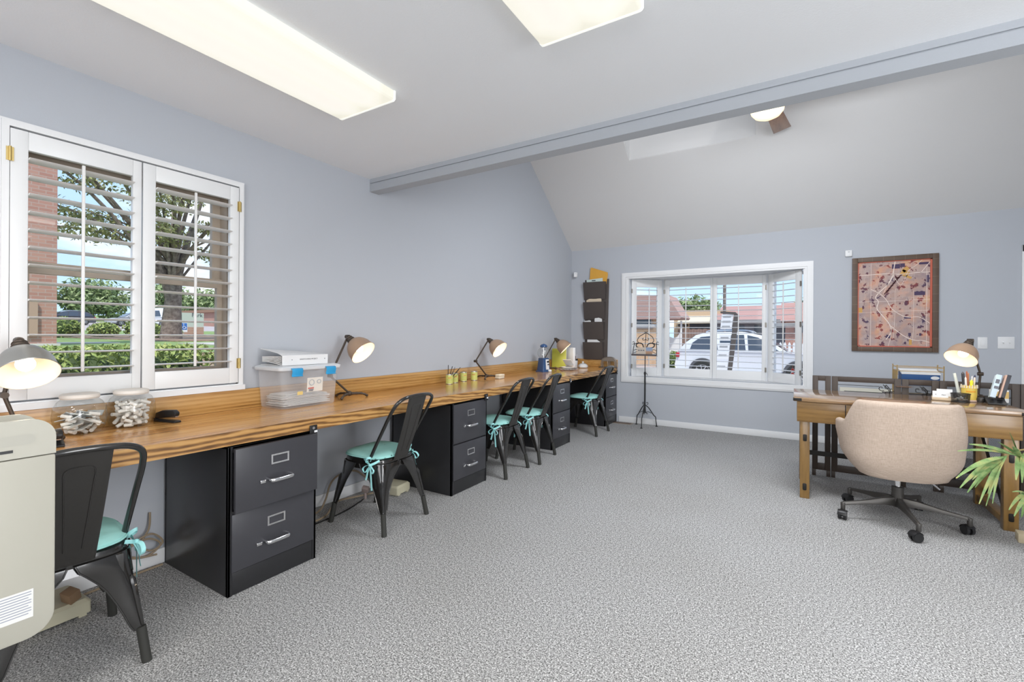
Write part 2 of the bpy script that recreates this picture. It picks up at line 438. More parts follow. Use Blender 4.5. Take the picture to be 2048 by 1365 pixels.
M_GATE = mat('espresso_wood', (0.052, 0.038, 0.030), 0.45)
M_BEIGE = mat('beige_linen', (0.63, 0.50, 0.40), 0.9, spec=0.15)
v1 = coords(M_BEIGE, (30, 30, 260)); v2 = coords(M_BEIGE, (260, 260, 20))
na = noise(M_BEIGE, v1, 1.0, 2); nb = noise(M_BEIGE, v2, 1.0, 2)
fb = math_(M_BEIGE, 'MULTIPLY', math_(M_BEIGE, 'ADD', na, nb), 0.5)
setc(M_BEIGE, ramp(M_BEIGE, fb, [(0.3, (0.44, 0.345, 0.275)), (0.5, (0.54, 0.43, 0.35)), (0.7, (0.61, 0.505, 0.42))])); bump(M_BEIGE, fb, 0.25, 0.002)
M_GUN = mat('gunmetal_base', (0.085, 0.08, 0.075), 0.38, 0.6)
M_RACK = mat('brushed_grey_metal', (0.22, 0.20, 0.18), 0.35, 0.7)
M_GOLD = mat('gold_wire', (0.55, 0.38, 0.16), 0.35, 0.8)
M_LEAF = mat('olive_leaf', (0.16, 0.26, 0.07), 0.6)
v = coords(M_LEAF); setc(M_LEAF, ramp(M_LEAF, noise(M_LEAF, v, 14, 3), [(0.35, (0.12, 0.22, 0.07)), (0.5, (0.24, 0.36, 0.14)), (0.68, (0.46, 0.42, 0.16))]))

# ================================================================== THE ROOM
XW, YF, ZC = -2.974, 6.62, 2.535       # left wall, far wall, flat ceiling
XR, YB = 3.2, -2.2
S = 0.722                              # vault slope
def zs(y): return 2.575 + S * (YF - y)
RY = 4.62; RZ = zs(RY)

m = MB(); m.bb((XW - .15, YB - .15, -.12), (XR + .15, YF + .15, 0)); struct(m.build('floor', M_CARPET))

m = MB()
A0, A1 = XW - .15, XW
m.bb((A0, YB - .15, 0), (A1, .60, ZC + .12)); m.bb((A0, 1.53, 0), (A1, 2.62, ZC + .12))
m.bb((A0, .60, 0), (A1, 1.53, 1.0)); m.bb((A0, .60, 2.145), (A1, 1.53, ZC + .12))
m.prism([(2.62, 0), (YF + .15, 0), (YF + .15, zs(YF + .15) + .05), (RY, RZ + .15), (2.62, 2.72)], 'x', A0, A1)
struct(m.build('wall_left', M_WALL))
m = MB()
B0, B1 = YF, YF + .15
OX0, OX1, OZ0, OZ1 = -2.085, 0.105, .67, 2.095
m.bb((A1, B0, 0), (OX0, B1, 2.62)); m.bb((OX1, B0, 0), (2.01, B1, 2.62)); m.bb((2.80, B0, 0), (XR + .15, B1, 2.62))
m.bb((OX0, B0, 0), (OX1, B1, OZ0)); m.bb((OX0, B0, OZ1), (OX1, B1, 2.62)); m.bb((2.01, B0, 2.13), (2.80, B1, 2.62))
struct(m.build('wall_far', M_WALL))
m = MB()
m.bb((XR, YB - .15, 0), (XR + .15, 2.62, ZC + .12))
m.prism([(2.62, 0), (YF, 0), (YF, zs(YF) + .05), (RY, RZ + .15), (2.62, 2.72)], 'x', XR, XR + .15)
struct(m.build('wall_right', M_WALL))
m = MB(); m.bb((A1, YB - .15, 0), (XR, YB, ZC + .12)); struct(m.build('wall_back', M_WALL))
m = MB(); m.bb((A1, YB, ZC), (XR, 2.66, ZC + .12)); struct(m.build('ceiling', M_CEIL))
# vaulted ceiling with a skylight opening on the far slope
SX0, SX1, SY0, SY1 = -1.72, -.36, 4.86, 5.50
def slab(mm, x0, x1, y0, y1, flip=False):
    z = (lambda y: zs(y)) if not flip else (lambda y: 2.575 + S * (y - 2.62))
    mm.prism([(y0, z(y0)), (y1, z(y1)), (y1, z(y1) + .14), (y0, z(y0) + .14)], 'x', x0, x1)
m = MB()
slab(m, A1, SX0, RY, YF + .15); slab(m, SX1, XR, RY, YF + .15)
slab(m, SX0, SX1, RY, SY0); slab(m, SX0, SX1, SY1, YF + .15)
slab(m, A1, XR, 2.62, RY, True)
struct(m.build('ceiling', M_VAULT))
m = MB()
ST = 4.30
m.prism([(SY0, zs(SY0) + .02), (SY1, zs(SY1) + .02), (SY1, ST), (SY0, ST)], 'x', SX0 - .04, SX0 + .004)
m.prism([(SY0, zs(SY0) + .02), (SY1, zs(SY1) + .02), (SY1, ST), (SY0, ST)], 'x', SX1 - .004, SX1 + .04)
m.bb((SX0 - .04, SY1 - .004, zs(SY1)+.006), (SX1 + .04, SY1 + .04, ST)); m.bb((SX0 - .04, SY0 - .04, zs(SY0)+.03), (SX1 + .04, SY0 + .004, ST))
struct(m.build('trim_1', paint('shaft_paint', (0.62, 0.62, 0.62), 110, .1)))
m = MB(); m.bb((SX0, SY0, ST - .03), (SX1, SY1, ST - .02)); struct(m.build('window_3', milky('skylight_dome', (.6, .62, .65), .42, .4)))
# boxed beam
m = MB()
m.bb((A1, 2.606, 2.432), (XR, 2.70, 2.494)); m.bb((A1, 2.614, 2.490), (XR, 2.70, 2.506)); m.bb((A1, 2.606, 2.502), (XR, 2.70, 2.60))
struct(m.build('trim_2', M_BEAM))

# baseboards
def baseboard(name, a, b):
    mm = MB(); mm.bb(a, b); return struct(mm.build(name, M_TRIM, bevel=.006))
baseboard('baseboard_far', (-2.2, YF - .016, 0), (1.93, YF, .083))
baseboard('baseboard_left', (XW, YB, 0), (XW + .014, YF, .083))
baseboard('baseboard_right', (XR - .014, YB, 0), (XR, YF, .083))

# ---------------------------------------------------------------- casing of the left window
m = MB()
def casing(mm, plane, u0, u1, z0, z1, w, t, ax):
    for (a, b, c, d) in ((u0, u1, z1 - w, z1), (u0, u1, z0, z0 + w), (u0, u0 + w, z0 + w, z1 - w), (u1 - w, u1, z0 + w, z1 - w)):
        if ax == 'x': mm.bb((plane, a, c), (plane + t, b, d))
        else: mm.bb((a, plane - t, c), (b, plane, d))
casing(m, XW, .535, 1.587, .918, 2.21, .034, .022, 'x'); casing(m, XW, .545, 1.577, .93, 2.20, .024, .034, 'x')
m.bb((XW, .535, .918), (XW + .045, 1.587, .948))
struct(m.build('trim_3', M_TRIM))
# tan double hung window in the left wall
wf = struct(MB().bb((0,0,0),(0,0,0)) and MB().box((0,0,0),(1e-3,1e-3,1e-3)).build('window_1', M_TAN)) if False else None
m = MB()
X0, X1 = XW - .12, XW - .02
for (y0, y1, z0, z1) in ((.60, .625, 1.0, 2.145), (1.505, 1.53, 1.0, 2.145), (.60, 1.53, 2.11, 2.145), (.60, 1.53, 1.0, 1.025)):
    e_ = .001 if y1 - y0 > .5 else 0
    m.bb((X0 - .03 + e_, y0 + e_, z0), (X1 - e_, y1 - e_, z1))
for (y0, y1, z0, z1, x) in ((.625, .655, 1.025, 1.60, -3.06), (1.475, 1.505, 1.025, 1.60, -3.06), (.625, 1.505, 1.025, 1.065, -3.06), (.625, 1.505, 1.545, 1.60, -3.06),
                            (.625, .650, 1.55, 2.11, -3.09), (1.46, 1.505, 1.55, 2.11, -3.09), (.625, 1.505, 2.075, 2.11, -3.09), (.625, 1.505, 1.56, 1.60, -3.09)):
    e_ = .0008 if y1 - y0 > .5 else 0
    m.bb((x - .015 + e_, y0 + e_, z0), (x + .015 - e_, y1 - e_, z1))
w1 = struct(m.build('window_1', M_TAN))
m = MB(); m.bb((-3.062, .65, 1.06), (-3.058, 1.48, 1.55)); m.bb((-3.092, .645, 1.595), (-3.088, 1.465, 2.08)); m.build('glass_pane', M_GLASS, w1)

# ---------------------------------------------------------------- plantation shutters
def shutter(label, loc, rz, w, h, stile_l, stile_r, rb, rtp, nl, rod_u, group, hinge_side, hinge_z, hmat):
    lw, tilt = (.0435, -.05) if hmat is M_BRASS else (.031, .0)
    t = thing('shutter', label, 'shutter', loc, rz, group)
    mm = MB(); T = .028
    mm.bb((0, 0, 0), (stile_l, T, h)); mm.bb((w - stile_r, 0, 0), (w, T, h)); mm.bb((stile_l, 0, 0), (w - stile_r, T, rb)); mm.bb((stile_l, 0, h - rtp), (w - stile_r, T, h))
    mm.build('frame', M_SHUT, t, bevel=.0025)
    mm = MB(); step = (h - rb - rtp) / nl; u0, u1 = stile_l, w - stile_r
    for k in range(nl):
        z = rb + step * (k + .5); ns = 10; vs = []
        for u in (u0, u1):
            for q in range(ns):
                a = 2 * PI * q / ns; yy = lw * math.cos(a); zz = .0052 * math.sin(a)
                vs.append((u, T / 2 + yy, z + zz + tilt * yy))
        fs = [tuple(range(ns))[::-1], tuple(range(ns, 2 * ns))] + [(q, (q + 1) % ns, (q + 1) % ns + ns, q + ns) for q in range(ns)]
        mm.add(vs, fs)
    mm.build('louvers', M_LOUV, t, smooth=True)
    mm = MB(); mm.bb((rod_u - .006, -.043, rb + step * .3), (rod_u + .006, -.032, h - rtp - .02)); 
    mm.build('tilt_rod', M_LOUV, t, bevel=.002)
    for z in hinge_z:
        mm = MB(); u = -.001 if hinge_side == 'l' else w + .001
        mm.cyl((u, -.006, z - .032), (u, -.006, z + .032), .005, 8); mm.bb((u - .012, -.003, z - .03), (u + .012, -.0005, z + .03))
        mm.build('hinge', hmat, t)
    return t
# left wall: shutter local x runs along +Y, local -y faces the room (+X)  -> rz = 90 deg
shutter('white louvered shutter over left half of left wall window', (XW + .034, .571, .962), PI / 2, .479, 1.206, .057, .038, .094, .083, 13, .235, None, 'l', (1.09, .12), M_BRASS)
shutter('white louvered shutter over right half of left wall window', (XW + .034, 1.056, .962), PI / 2, .494, 1.206, .057, .052, .094, .083, 13, .235, None, 'r', (1.09, .12), M_BRASS)
# bay
SL = (-2.035, 6.672); SLe = (-1.655, 7.0); SR = (-.325, 7.0); SRe = (.060, 6.672)
M_NICK = mat('nickel_hinge', (.35, .33, .30), .4, .8)
def ang(a, b): return math.atan2(b[1] - a[1], b[0] - a[0]), math.hypot(b[0] - a[0], b[1] - a[1])
a_, l_ = ang(SL, SLe)
shutter('white louvered shutter on angled left side of bay window', (SL[0], SL[1], .668), a_, l_ - .03, 1.42, .075, .075, .125, .11, 15, l_ * .5, None, 'l', (1.25, .75, .15), M_NICK)
shutter('white louvered shutter left of centre in bay window', (-1.648, 7.0, .668), 0, .660, 1.42, .072, .030, .125, .11, 15, .31, None, 'l', (1.25, .75, .15), M_NICK)
shutter('white louvered shutter right of centre in bay window', (-.985, 7.0, .668), 0, .655, 1.42, .055, .045, .125, .11, 15, .33, None, 'r', (1.25, .75, .15), M_NICK)
a_, l_ = ang(SR, SRe)
shutter('white louvered shutter on angled right side of bay window', (SR[0] + .022, SR[1] - .018, .668), a_, l_ - .03, 1.42, .075, .075, .125, .11, 15, l_ * .52, None, 'r', (1.25, .75, .15), M_NICK)
# bay box: seat, head, posts and outer sash frames
m = MB()
poly = [(OX0, YF + .10), (OX1, YF + .10), (.16, 6.70), (-.26, 7.17), (-1.72, 7.17), (-2.14, 6.70)]
m.prism(poly, 'z', OZ0 - .08, OZ0 - .005); m.prism(poly, 'z', OZ1 + .003, OZ1 + .12)
m.bb((OX0 - .0, YF - .01, OZ0 - .02), (OX1, YF + .12, OZ0 - .002)); m.bb((OX0, YF - .01, OZ1 - .001), (OX1, YF + .12, OZ1 + .02))
for p in (SLe, SR): m.cyl((p[0], p[1] + .06, .66), (p[0], p[1] + .06, 2.10), .045, 8)
m.bb((OX0 - .001, YF - .01, OZ0), (OX0 + .02, YF + .10, OZ1)); m.bb((OX1 - .02, YF - .01, OZ0), (OX1 + .001, YF + .10, OZ1))
struct(m.build('trim_4', M_TRIM))
m = MB()
def sash(mm, p, q, z0, z1, w_=.045, t=.03, rail=None, off=.11):
    a = Vector((p[0], p[1], 0)); b_ = Vector((q[0], q[1], 0)); d = (b_ - a).normalized(); n = Vector((-d.y, d.x, 0)); L_ = (b_ - a).length
    R = Matrix((d, n, Vector((0, 0, 1)))).transposed(); c0 = a + n * off
    def bx(u0, u1, za, zb):
        mm.box(c0 + d * (u0 + u1) / 2 + Vector((0, 0, (za + zb) / 2)), (u1 - u0, t, zb - za), R)
    bx(0, w_, z0, z1); bx(L_ - w_, L_, z0, z1); bx(0, L_, z0, z0 + w_); bx(0, L_, z1 - w_, z1)
    if rail: bx(0, L_, rail - .02, rail + .02)
sash(m, SL, SLe, .67, 2.09, rail=1.42); sash(m, SR, SRe, .67, 2.09, rail=1.42); sash(m, (-1.655, 7.0), (-.325, 7.0), .67, 2.09, .03)
w2 = struct(m.build('window_2', M_TRIM))
m = MB(); m.bb((-1.64, 7.108, .69), (-.34, 7.112, 2.07))
for p, q in ((SL, SLe), (SR, SRe)):
    a = Vector((*p, 0)); b_ = Vector((*q, 0)); d = (b_ - a).normalized(); n = Vector((-d.y, d.x, 0)); R = Matrix((d, n, Vector((0, 0, 1)))).transposed()
    m.box((a + b_) / 2 + n * .11 + Vector((0, 0, 1.38)), ((b_ - a).length - .06, .004, 1.36), R)
m.build('glass_pane', M_GLASS, w2)
m = MB(); casing(m, YF, -2.168, .188, .588, 2.178, .085, .018, 'y'); casing(m, YF, -2.150, .170, .606, 2.160, .045, .028, 'y'); casing(m, YF, -2.103, .123, .652, 2.113, .022, .024, 'y')
struct(m.build('trim_5', M_TRIM))
# added window frames round the wall fill lamps, no openings behind
m = MB()
for (a, b) in (((3.185, -1.14, .86), (3.2, -1.10, 2.24)), ((3.185, 1.50, .86), (3.2, 1.54, 2.24)), ((3.185, -1.10, .86), (3.2, 1.50, .90)), ((3.185, -1.10, 2.20), (3.2, 1.50, 2.24))): m.bb(a, b)
struct(m.build('fill_frame_right', M_TRIM))
m = MB()
for (a, b) in (((-1.04, -2.2, .86), (-1.0, -2.185, 2.24)), ((1.8, -2.2, .86), (1.84, -2.185, 2.24)), ((-1.0, -2.2, .86), (1.8, -2.185, .90)), ((-1.0, -2.2, 2.20), (1.8, -2.185, 2.24))): m.bb(a, b)
struct(m.build('fill_frame_back', M_TRIM))
# door casing at the right end of the far wall
m = MB(); m.bb((1.938, YF - .02, 0), (2.01, YF, 2.20)); m.bb((2.80, YF - .02, 0), (2.87, YF, 2.20)); m.bb((1.938, YF - .02, 2.13), (2.87, YF, 2.20)); struct(m.build('trim_6', M_TRIM, bevel=.004))
m = MB(); m.bb((2.01, YF + .02, .01), (2.80, YF + .06, 2.13)); d1 = struct(m.build('door_1', M_TRIM)); m = MB(); m.sph((2.08, YF - .02, .95), .028); m.cyl((2.08, YF + .02, .95), (2.08, YF - .01, .95), .012); m.build('door_knob', M_BRASS, d1, smooth=True)

# ---------------------------------------------------------------- fluorescent ceiling fixtures
def fixture(label, x, y):
    t = thing('ceiling_light', label, 'ceiling light', (x, y, ZC), 0)
    w, l = .43, 1.22
    pr = [(-w / 2, 0), (-w / 2 , -.012), (-w / 2 + .02, -.060), (-w / 2 + .055, -.088), (w / 2 - .055, -.088), (w / 2 - .02, -.060), (w / 2, -.012), (w / 2, 0)]
    pr = [(-w/2, 0), (-w/2, -.040), (-w/2+.006, -.047), (-w/2+.014, -.050), (w/2-.014, -.050), (w/2-.006, -.047), (w/2, -.040), (w/2, 0)]
    mm = MB(); mm.prism(pr, 'y', -l / 2 + .01, l / 2 - .01); mm.build('lens', M_LENS, t, smooth=True, angle=30)
    for s_ in (-1, 1):
        pe = [(a * 1.012, b_ * 1.02 if b_ else b_) for a, b_ in pr]
        mm = MB(); mm.prism(pe, 'y', s_ * l / 2 - .012 * (s_ > 0), s_ * l / 2 + .012 * (s_ < 0)); mm.build('end_cap', M_LENSCAP, t)
    return t
fixture('long wraparound fluorescent ceiling light nearer the left wall', -1.9975, 1.118)
fixture('wraparound fluorescent ceiling light farther from the left wall, cut by top edge', -.705, 1.113)

# ---------------------------------------------------------------- ceiling fan
FX, FY = -.215, 4.62
t = thing('ceiling_fan', 'ceiling fan with brown wooden blades and a glowing glass bowl light', 'ceiling fan', (FX, FY, RZ))
z0 = 3.175 - RZ
M_BOWL = mat('glowing_glass_bowl', (.9, .8, .6), .4, emit=(1.0, .78, .42), es=.95)
m = MB(); m.lathe([(.001, 0), (.05, .006), (.10, .03), (.128, .065), (.135, .10)], 28, Matrix.Translation((0, 0, z0)), cap=True); m.build('light_bowl', M_BOWL, t, smooth=True)
m = MB(); m.lathe([(.14, 0), (.14, .02), (.09, .03), (.13, .06), (.14, .12), (.10, .17), (.03, .19)], 28, Matrix.Translation((0, 0, z0 + .10))); m.build('motor', M_LAMPM, t, smooth=True)
m = MB(); m.cyl((0, 0, z0 + .28), (0, 0, -.09), .014); m.lathe([(.02, 0), (.06, .03), (.07, .10)], 20, Matrix.Translation((0, 0, -.10))); m.build('downrod', M_LAMPM, t, smooth=True)
M_BLADE = wood('fan_blade_wood', [(.36, (.16, .075, .04)), (.5, (.30, .15, .085)), (.75, (.42, .24, .14))], (14, 2.2, 14), .35, .3, 1.2, 3)
for k in range(4):
    a = math.radians(-7) + k * 2 * PI / 4 - PI / 2 + PI
    R = Matrix.Rotation(a - PI / 2, 4, 'Z') @ Matrix.Rotation(math.radians(-13), 4, 'Y')
    mm = MB(); T = R.copy(); T.translation = Vector((0, 0, z0 + .185))
    mm.add([T @ Vector(p) for p in [(-.06, .17, -.004), (.06, .17, -.004), (.080, .79, -.004), (-.080, .79, -.004), (-.06, .17, .004), (.06, .17, .004), (.080, .79, .004), (-.080, .79, .004)]],
           [(0, 3, 2, 1), (4, 5, 6, 7), (0, 1, 5, 4), (1, 2, 6, 5), (2, 3, 7, 6), (3, 0, 4, 7)])
    bl = mm.build('blade', M_BLADE, t, bevel=.003)
    mm = MB(); mm.box((0, .13, z0 + .185), (.035, .14, .006), M=Matrix.Rotation(a - PI / 2, 4, 'Z')); mm.build('blade_arm', M_LAMPM, bl)

# ================================================================== THE LONG COUNTER
def fx_(y): return -2.302 + .0135 * (y - 1.2)
m = MB()
Y0, Y1 = -.55, YF - .004
vs = [(XW + .002, Y0), (fx_(Y0), Y0), (fx_(Y1), Y1), (XW + .002, Y1)]
m.prism(vs, 'z', .7275, .795)
N_ = len(m.f)
for i, q in enumerate(m.f):
    pass
# material slots: 0 top, 1 edge faces
m.m = [0, 0, 1, 1, 1, 1]
ct = m.build('countertop', [M_DESK, M_DESKEDGE]); tag(ct, 'long varnished wooden countertop running along the left wall', 'countertop')
for i, p in enumerate(ct.data.polygons): p.material_index = 0 if abs(p.normal.z) > .5 else 1
m = MB(); m.bb((XW + .001, Y0, .7955), (XW + .030, YF - .025, .917)); tag(m.build('backsplash_board', M_SPLASH, bevel=.002), 'long wooden backsplash board standing on the counter against the left wall', 'board')
m = MB(); m.bb((XW + .031, YF - .024, .7955), (-2.225, YF - .003, .906)); tag(m.build('backsplash_board', M_SPLASH, bevel=.002), 'short wooden backsplash board at the far end of the counter', 'board')

# ---------------------------------------------------------------- file cabinets
def cabinet(label, y, x_front, open_top=0.0, depth=.65, lock=True, rz=0):
    """local: x to the front (+x), y width"""
    w = .474; h = .72
    t = thing('file_cabinet', label, 'file cabinet', (x_front, y, 0), rz, 'black two drawer file cabinets')
    mm = MB(); T = .012
    D = -depth
    mm.bb((D, 0, 0), (0, T, h)); mm.bb((D, w - T, 0), (0, w, h)); mm.bb((D, 0, h - T), (-.002, w, h)); mm.bb((D, 0, 0), (D + T, w, h))
    mm.bb((D, T, .002), (-.002, w - T, .108)); mm.bb((-.03, T, .382), (-.010, w - T, .402)); mm.bb((-.018, 0, 0), (0, .022, h)); mm.bb((-.018, w - .022, 0), (0, w, h)); mm.bb((-.02, .02, .69), (-.002, w - .02, h))
    mm.build('body', M_CAB, t, bevel=.0015)
    if open_top: 
        mm = MB(); mm.bb((-.06, .023, .42), (-.05, w - .023, .68)); 
        for z in (.45, .52, .58): mm.box((-.02, .026, z), (.02, .004, .018))
        mm.build('drawer_runner', M_CHROME, t)
    for k, (za, zb) in enumerate(((.402, .712), (.112, .392))):
        off = open_top if k == 0 else 0.0
        d = MB(); d.bb((-.012 + off, .016, za), (.006 + off, w - .016, zb))
        if off: d.bb((-.28, .03, za + .01), (-.012 + off, .034, zb - .06)); d.bb((-.28, w - .034, za + .01), (-.012 + off, w - .03, zb - .06))
        dr = d.build('drawer', M_CABD, t, bevel=.003)
        q = MB(); zc = zb - .085; X = .0065 + off
        for (a, b_, c_, e) in ((w / 2 - .048, w / 2 + .048, zc + .017, zc + .025), (w / 2 - .048, w / 2 + .048, zc - .025, zc - .017), (w / 2 - .048, w / 2 - .039, zc - .017, zc + .017), (w / 2 + .039, w / 2 + .048, zc - .017, zc + .017)):
            q.bb((X, a, c_), (X + .005, b_, e))
        q.build('label_holder', M_CHROME, dr)
        q = MB(); zh = zb - .185
        q.tube(smoothpath([(X, w / 2 - .062, zh), (X + .025, w / 2 - .060, zh), (X + .034, w / 2 - .045, zh), (X + .036, w / 2, zh), (X + .034, w / 2 + .045, zh), (X + .025, w / 2 + .060, zh), (X, w / 2 + .062, zh)], 4), .006, 8, rs=[(.009, .0045)] * 25, flat=(0, 0, 1))
        q.build('handle', M_CHROME, dr, smooth=True)
        q = MB(); q.bb((X, w / 2 - .105, zh - .008), (X + .010, w / 2 - .078, zh + .008)); q.build('thumb_latch', M_CHROME, dr, bevel=.002)
    if lock:
        q = MB(); q.bb((.012, w - .05, .700), (.017, w - .004, .757)); q.build('lock_plate', M_BLK, t, bevel=.002)
        q = MB(); q.cyl((.017, w - .03, .742), (.022, w - .03, .742), .008, 14); q.build('lock', M_CHROME, t, smooth=True)
        q = MB(); q.bb((.017, w - .024, .716), (.020, w - .006, .727)); q.build('tag', M_WHT, t)
    return t
cabinet('black two-drawer file cabinet nearest the camera, top drawer slightly open', 1.170, -2.303, .030)
cabinet('black two-drawer file cabinet between second and third aqua-cushioned chairs', 2.828, -2.279)
cabinet('black two-drawer file cabinet in front of fifth chair, third along the counter', 4.540, -2.262)
cabinet('black two-drawer file cabinet at far end of counter by the window wall', 6.125, -2.232)

# ---------------------------------------------------------------- metal cafe chairs
def make_chair():
    t = thing('cafe_chair', '', 'chair', group='black metal cafe chairs with aqua cushions')
    sw = .175
    # seat pan
    def sq(a, rx, ry, n=4.5):
        c_, s_ = math.cos(a), math.sin(a)
        return (rx * math.copysign(abs(c_) ** (2 / n), c_), ry * math.copysign(abs(s_) ** (2 / n), s_))
    NS = 48
    mm = MB(); vs = []
    rings = [(.93, .452), (1.0, .449), (1.02, .440), (1.02, .418), (1.0, .402)]
    for sc, z in rings:
        for k in range(NS): x, y = sq(2 * PI * k / NS, sw * sc, sw * sc); vs.append((x, y, z))
    fs = [tuple(range(NS))]
    for r in range(len(rings) - 1):
        for k in range(NS): fs.append((r * NS + k, (r + 1) * NS + k, (r + 1) * NS + (k + 1) % NS, r * NS + (k + 1) % NS))
    mm.add(vs, fs); mm.bb((-.16, -.012, .395), (.16, .012, .401)); mm.bb((-.012, -.16, .395), (.012, .16, .401))
    mm.build('seat', M_CHAIR, t, smooth=True)
    # legs: flared channel, narrowing to a round foot
    for ix in (-1, 1):
        for iy in (-1, 1):
            top = Vector((ix * .145, iy * .145, .44)); foot = Vector((ix * .205, iy * .235, 0))
            dg = Vector((ix, iy * 1.1, 0)).normalized(); tg = Vector((-dg.y, dg.x, 0))
            lv = [(.425, .130, .078), (.40, .124, .074), (.375, .106, .066), (.34, .082, .056), (.30, .063, .046), (.25, .047, .038), (.20, .036, .030), (.15, .026, .024), (.125, .018, .018)]
            mm = MB(); n = 13
            def P(z, hw, dp, s, inset=0):
                c0 = foot.lerp(top, z / .44)
                # V-shaped rolled channel: centre line out, edges folded back along the seat sides
                e = abs(s) ** 1.5
                return c0 + tg * (hw * s) - dg * (dp * e + inset) + dg * .018
            vs = []
            for z, hw, dp in lv:
                for k in range(n): vs.append(P(z, hw, dp, -1 + 2 * k / (n - 1)))
            for z, hw, dp in lv:
                for k in range(n): vs.append(P(z, hw * .97, dp, -1 + 2 * k / (n - 1), .003))
            o2 = n * len(lv); fs = []
            for i in range(len(lv) - 1):
                for k in range(n - 1):
                    a = i * n + k; fs += [(a, a + 1, a + n + 1, a + n), (a + o2, a + n + o2, a + n + 1 + o2, a + 1 + o2)]
                fs += [(i * n, i * n + n, i * n + n + o2, i * n + o2), (i * n + n - 1, i * n + n - 1 + o2, i * n + 2 * n - 1 + o2, i * n + 2 * n - 1)]
            mm.add(vs, fs)
            # pressed rib down the centre
            rib = [foot.lerp(top, z / .44) + dg * .020 for z in (.33, .31, .25, .19, .14)]
            mm.tube(rib, .01, 8, rs=[.002, .011, .009, .008, .006])
            # rolled rims
            for s in (-1, 1):
                mm.tube([P(z, hw, dp, s) for z, hw, dp in lv], .0032, 6)
            lg = mm.build('leg', M_CHAIR, t, smooth=True)
            mm = MB(); a = foot.lerp(top, .30) + dg * .012; mm.cyl(foot + dg * .006, a, .0165, 14); mm.build('rubber_foot', M_RUBBER, lg, smooth=True)
    # apron arches between legs
    mm = MB()
    for side in range(4):
        R = Matrix.Rotation(side * PI / 2, 4, 'Z')
        n = 14
        def fn(u, v_):
            x = -.15 + .30 * u; e = abs(2 * u - 1); zl = .388 - .055 * max(0, e - .45) ** 2 / .3
            y = -(.176 + .010 * v_); z = .42 * (1 - v_) + zl * v_
            return R @ Vector((x, y, z))
        mm.sheet(fn, n, 4, .003)
    mm.build('apron', M_CHAIR, t, smooth=True)
    # back hoop
    P0 = [(.172, -.070, .43), (.175, -.105, .50), (.181, -.200, .66), (.184, -.268, .772), (.172, -.308, .832), (.128, -.326, .860), (.06, -.335, .869), (0, -.337, .871)]
    P1 = [(-x, y, z) for x, y, z in P0[:-1]][::-1]
    mm = MB(); mm.tube(smoothpath(P0 + P1, 5), .0115, 10); mm.build('back_hoop', M_CHAIR, t, smooth=True)
    # splat
    def sp(u, v_):
        w = .066 + .020 * v_; z = .435 + .428 * v_
        y = -.185 - .150 * v_ ** .95 - .004 * math.sin(v_ * PI)
        s_ = 2 * u - 1; e = max(0, abs(s_) - .88) / .12
        return ((s_) * w, y + .006 * e, z)
    mm = MB(); mm.sheet(sp, 19, 14, .004)
    bs = mm.build('back_splat', M_CHAIRB, t, smooth=True)
    # embossed line in the splat
    loop = []
    for s_, q in ((1, .12), (1, .84), (-1, .84), (-1, .12)): loop.append((s_, q))
    pts = []
    for v_ in [.12 + .72 * k / 10 for k in range(11)]: pts.append((.62 - .12 + .0, v_))
    def spp(s_, v_, o): 
        p = Vector(sp((s_ + 1) / 2, v_)); return (p.x, p.y - o, p.z)
    path = [spp(.36 + .14 * (k / 10), .14 + .68 * k / 10, .003) for k in range(11)] + [spp(.42, .86, .003), spp(.2, .875, .003), spp(-.2, .875, .003), spp(-.42, .86, .003)] + [spp(-(.36 + .14 * (k / 10)), .14 + .68 * k / 10, .003) for k in range(10, -1, -1)]
    mm = MB(); mm.tube(smoothpath(path, 3), .0024, 6)
    mm.build('pressed_line', M_CHAIRB, bs, smooth=True)
    # cushion with ties
    vs = []; NS = 56
    prof = [(0, .030), (.35, .030), (.7, .027), (.90, .020), (.99, .008), (1.0, .0), (.99, -.006), (.93, -.010), (.5, -.011), (0, -.011)]
    for r_, z in prof:
        for k in range(NS):
            a = 2 * PI * k / NS; x, y = sq(a, .188 * max(r_, .001), .188 * max(r_, .001), 3.2)
            vs.append((x, y + .008, .4645 + z + .003 * math.sin(3 * a) * r_))
    fs = []
    for r in range(len(prof) - 1):
        for k in range(NS): fs.append((r * NS + k, r * NS + (k + 1) % NS, (r + 1) * NS + (k + 1) % NS, (r + 1) * NS + k))
    mm = MB(); mm.add(vs, fs); mm.tube([(*sq(2 * PI * k / 48, .189, .189, 3.2), .463) for k in range(48)], .0035, 6, closed=True)
    mm.v = [Vector((p.x, p.y + (.008 if i >= NS * len(prof) else 0), p.z)) for i, p in enumerate(mm.v)]
    cu = mm.build('seat_cushion', M_AQUA, t, smooth=True)
    for s_ in (-1, 1):
        mm = MB(); k0 = Vector((s_ * .200, -.110, .428)); rr = (.0075, .0012)
        def rib_(pts, fl): mm.tube(smoothpath(pts, 5), 0, 6, rs=[rr] * (5 * (len(pts) - 1) + 1), flat=fl)
        # band round the hoop
        mm.tube([k0 + Vector((s_ * (-.004 + .018 * math.cos(a)), .018 * math.sin(a) + .022, .030 + .016 * math.cos(a + 1))) for a in [2 * PI * k / 14 for k in range(14)]], 0, 6, closed=True, rs=[rr] * 14, flat=(0, 0, 1))
        rib_([Vector((s_ * .16, -.15, .452)), Vector((s_ * .186, -.135, .440)), k0], (0, 0, 1))
        rib_([Vector((s_ * .17, -.02, .452)), Vector((s_ * .196, -.07, .444)), k0], (0, 0, 1))
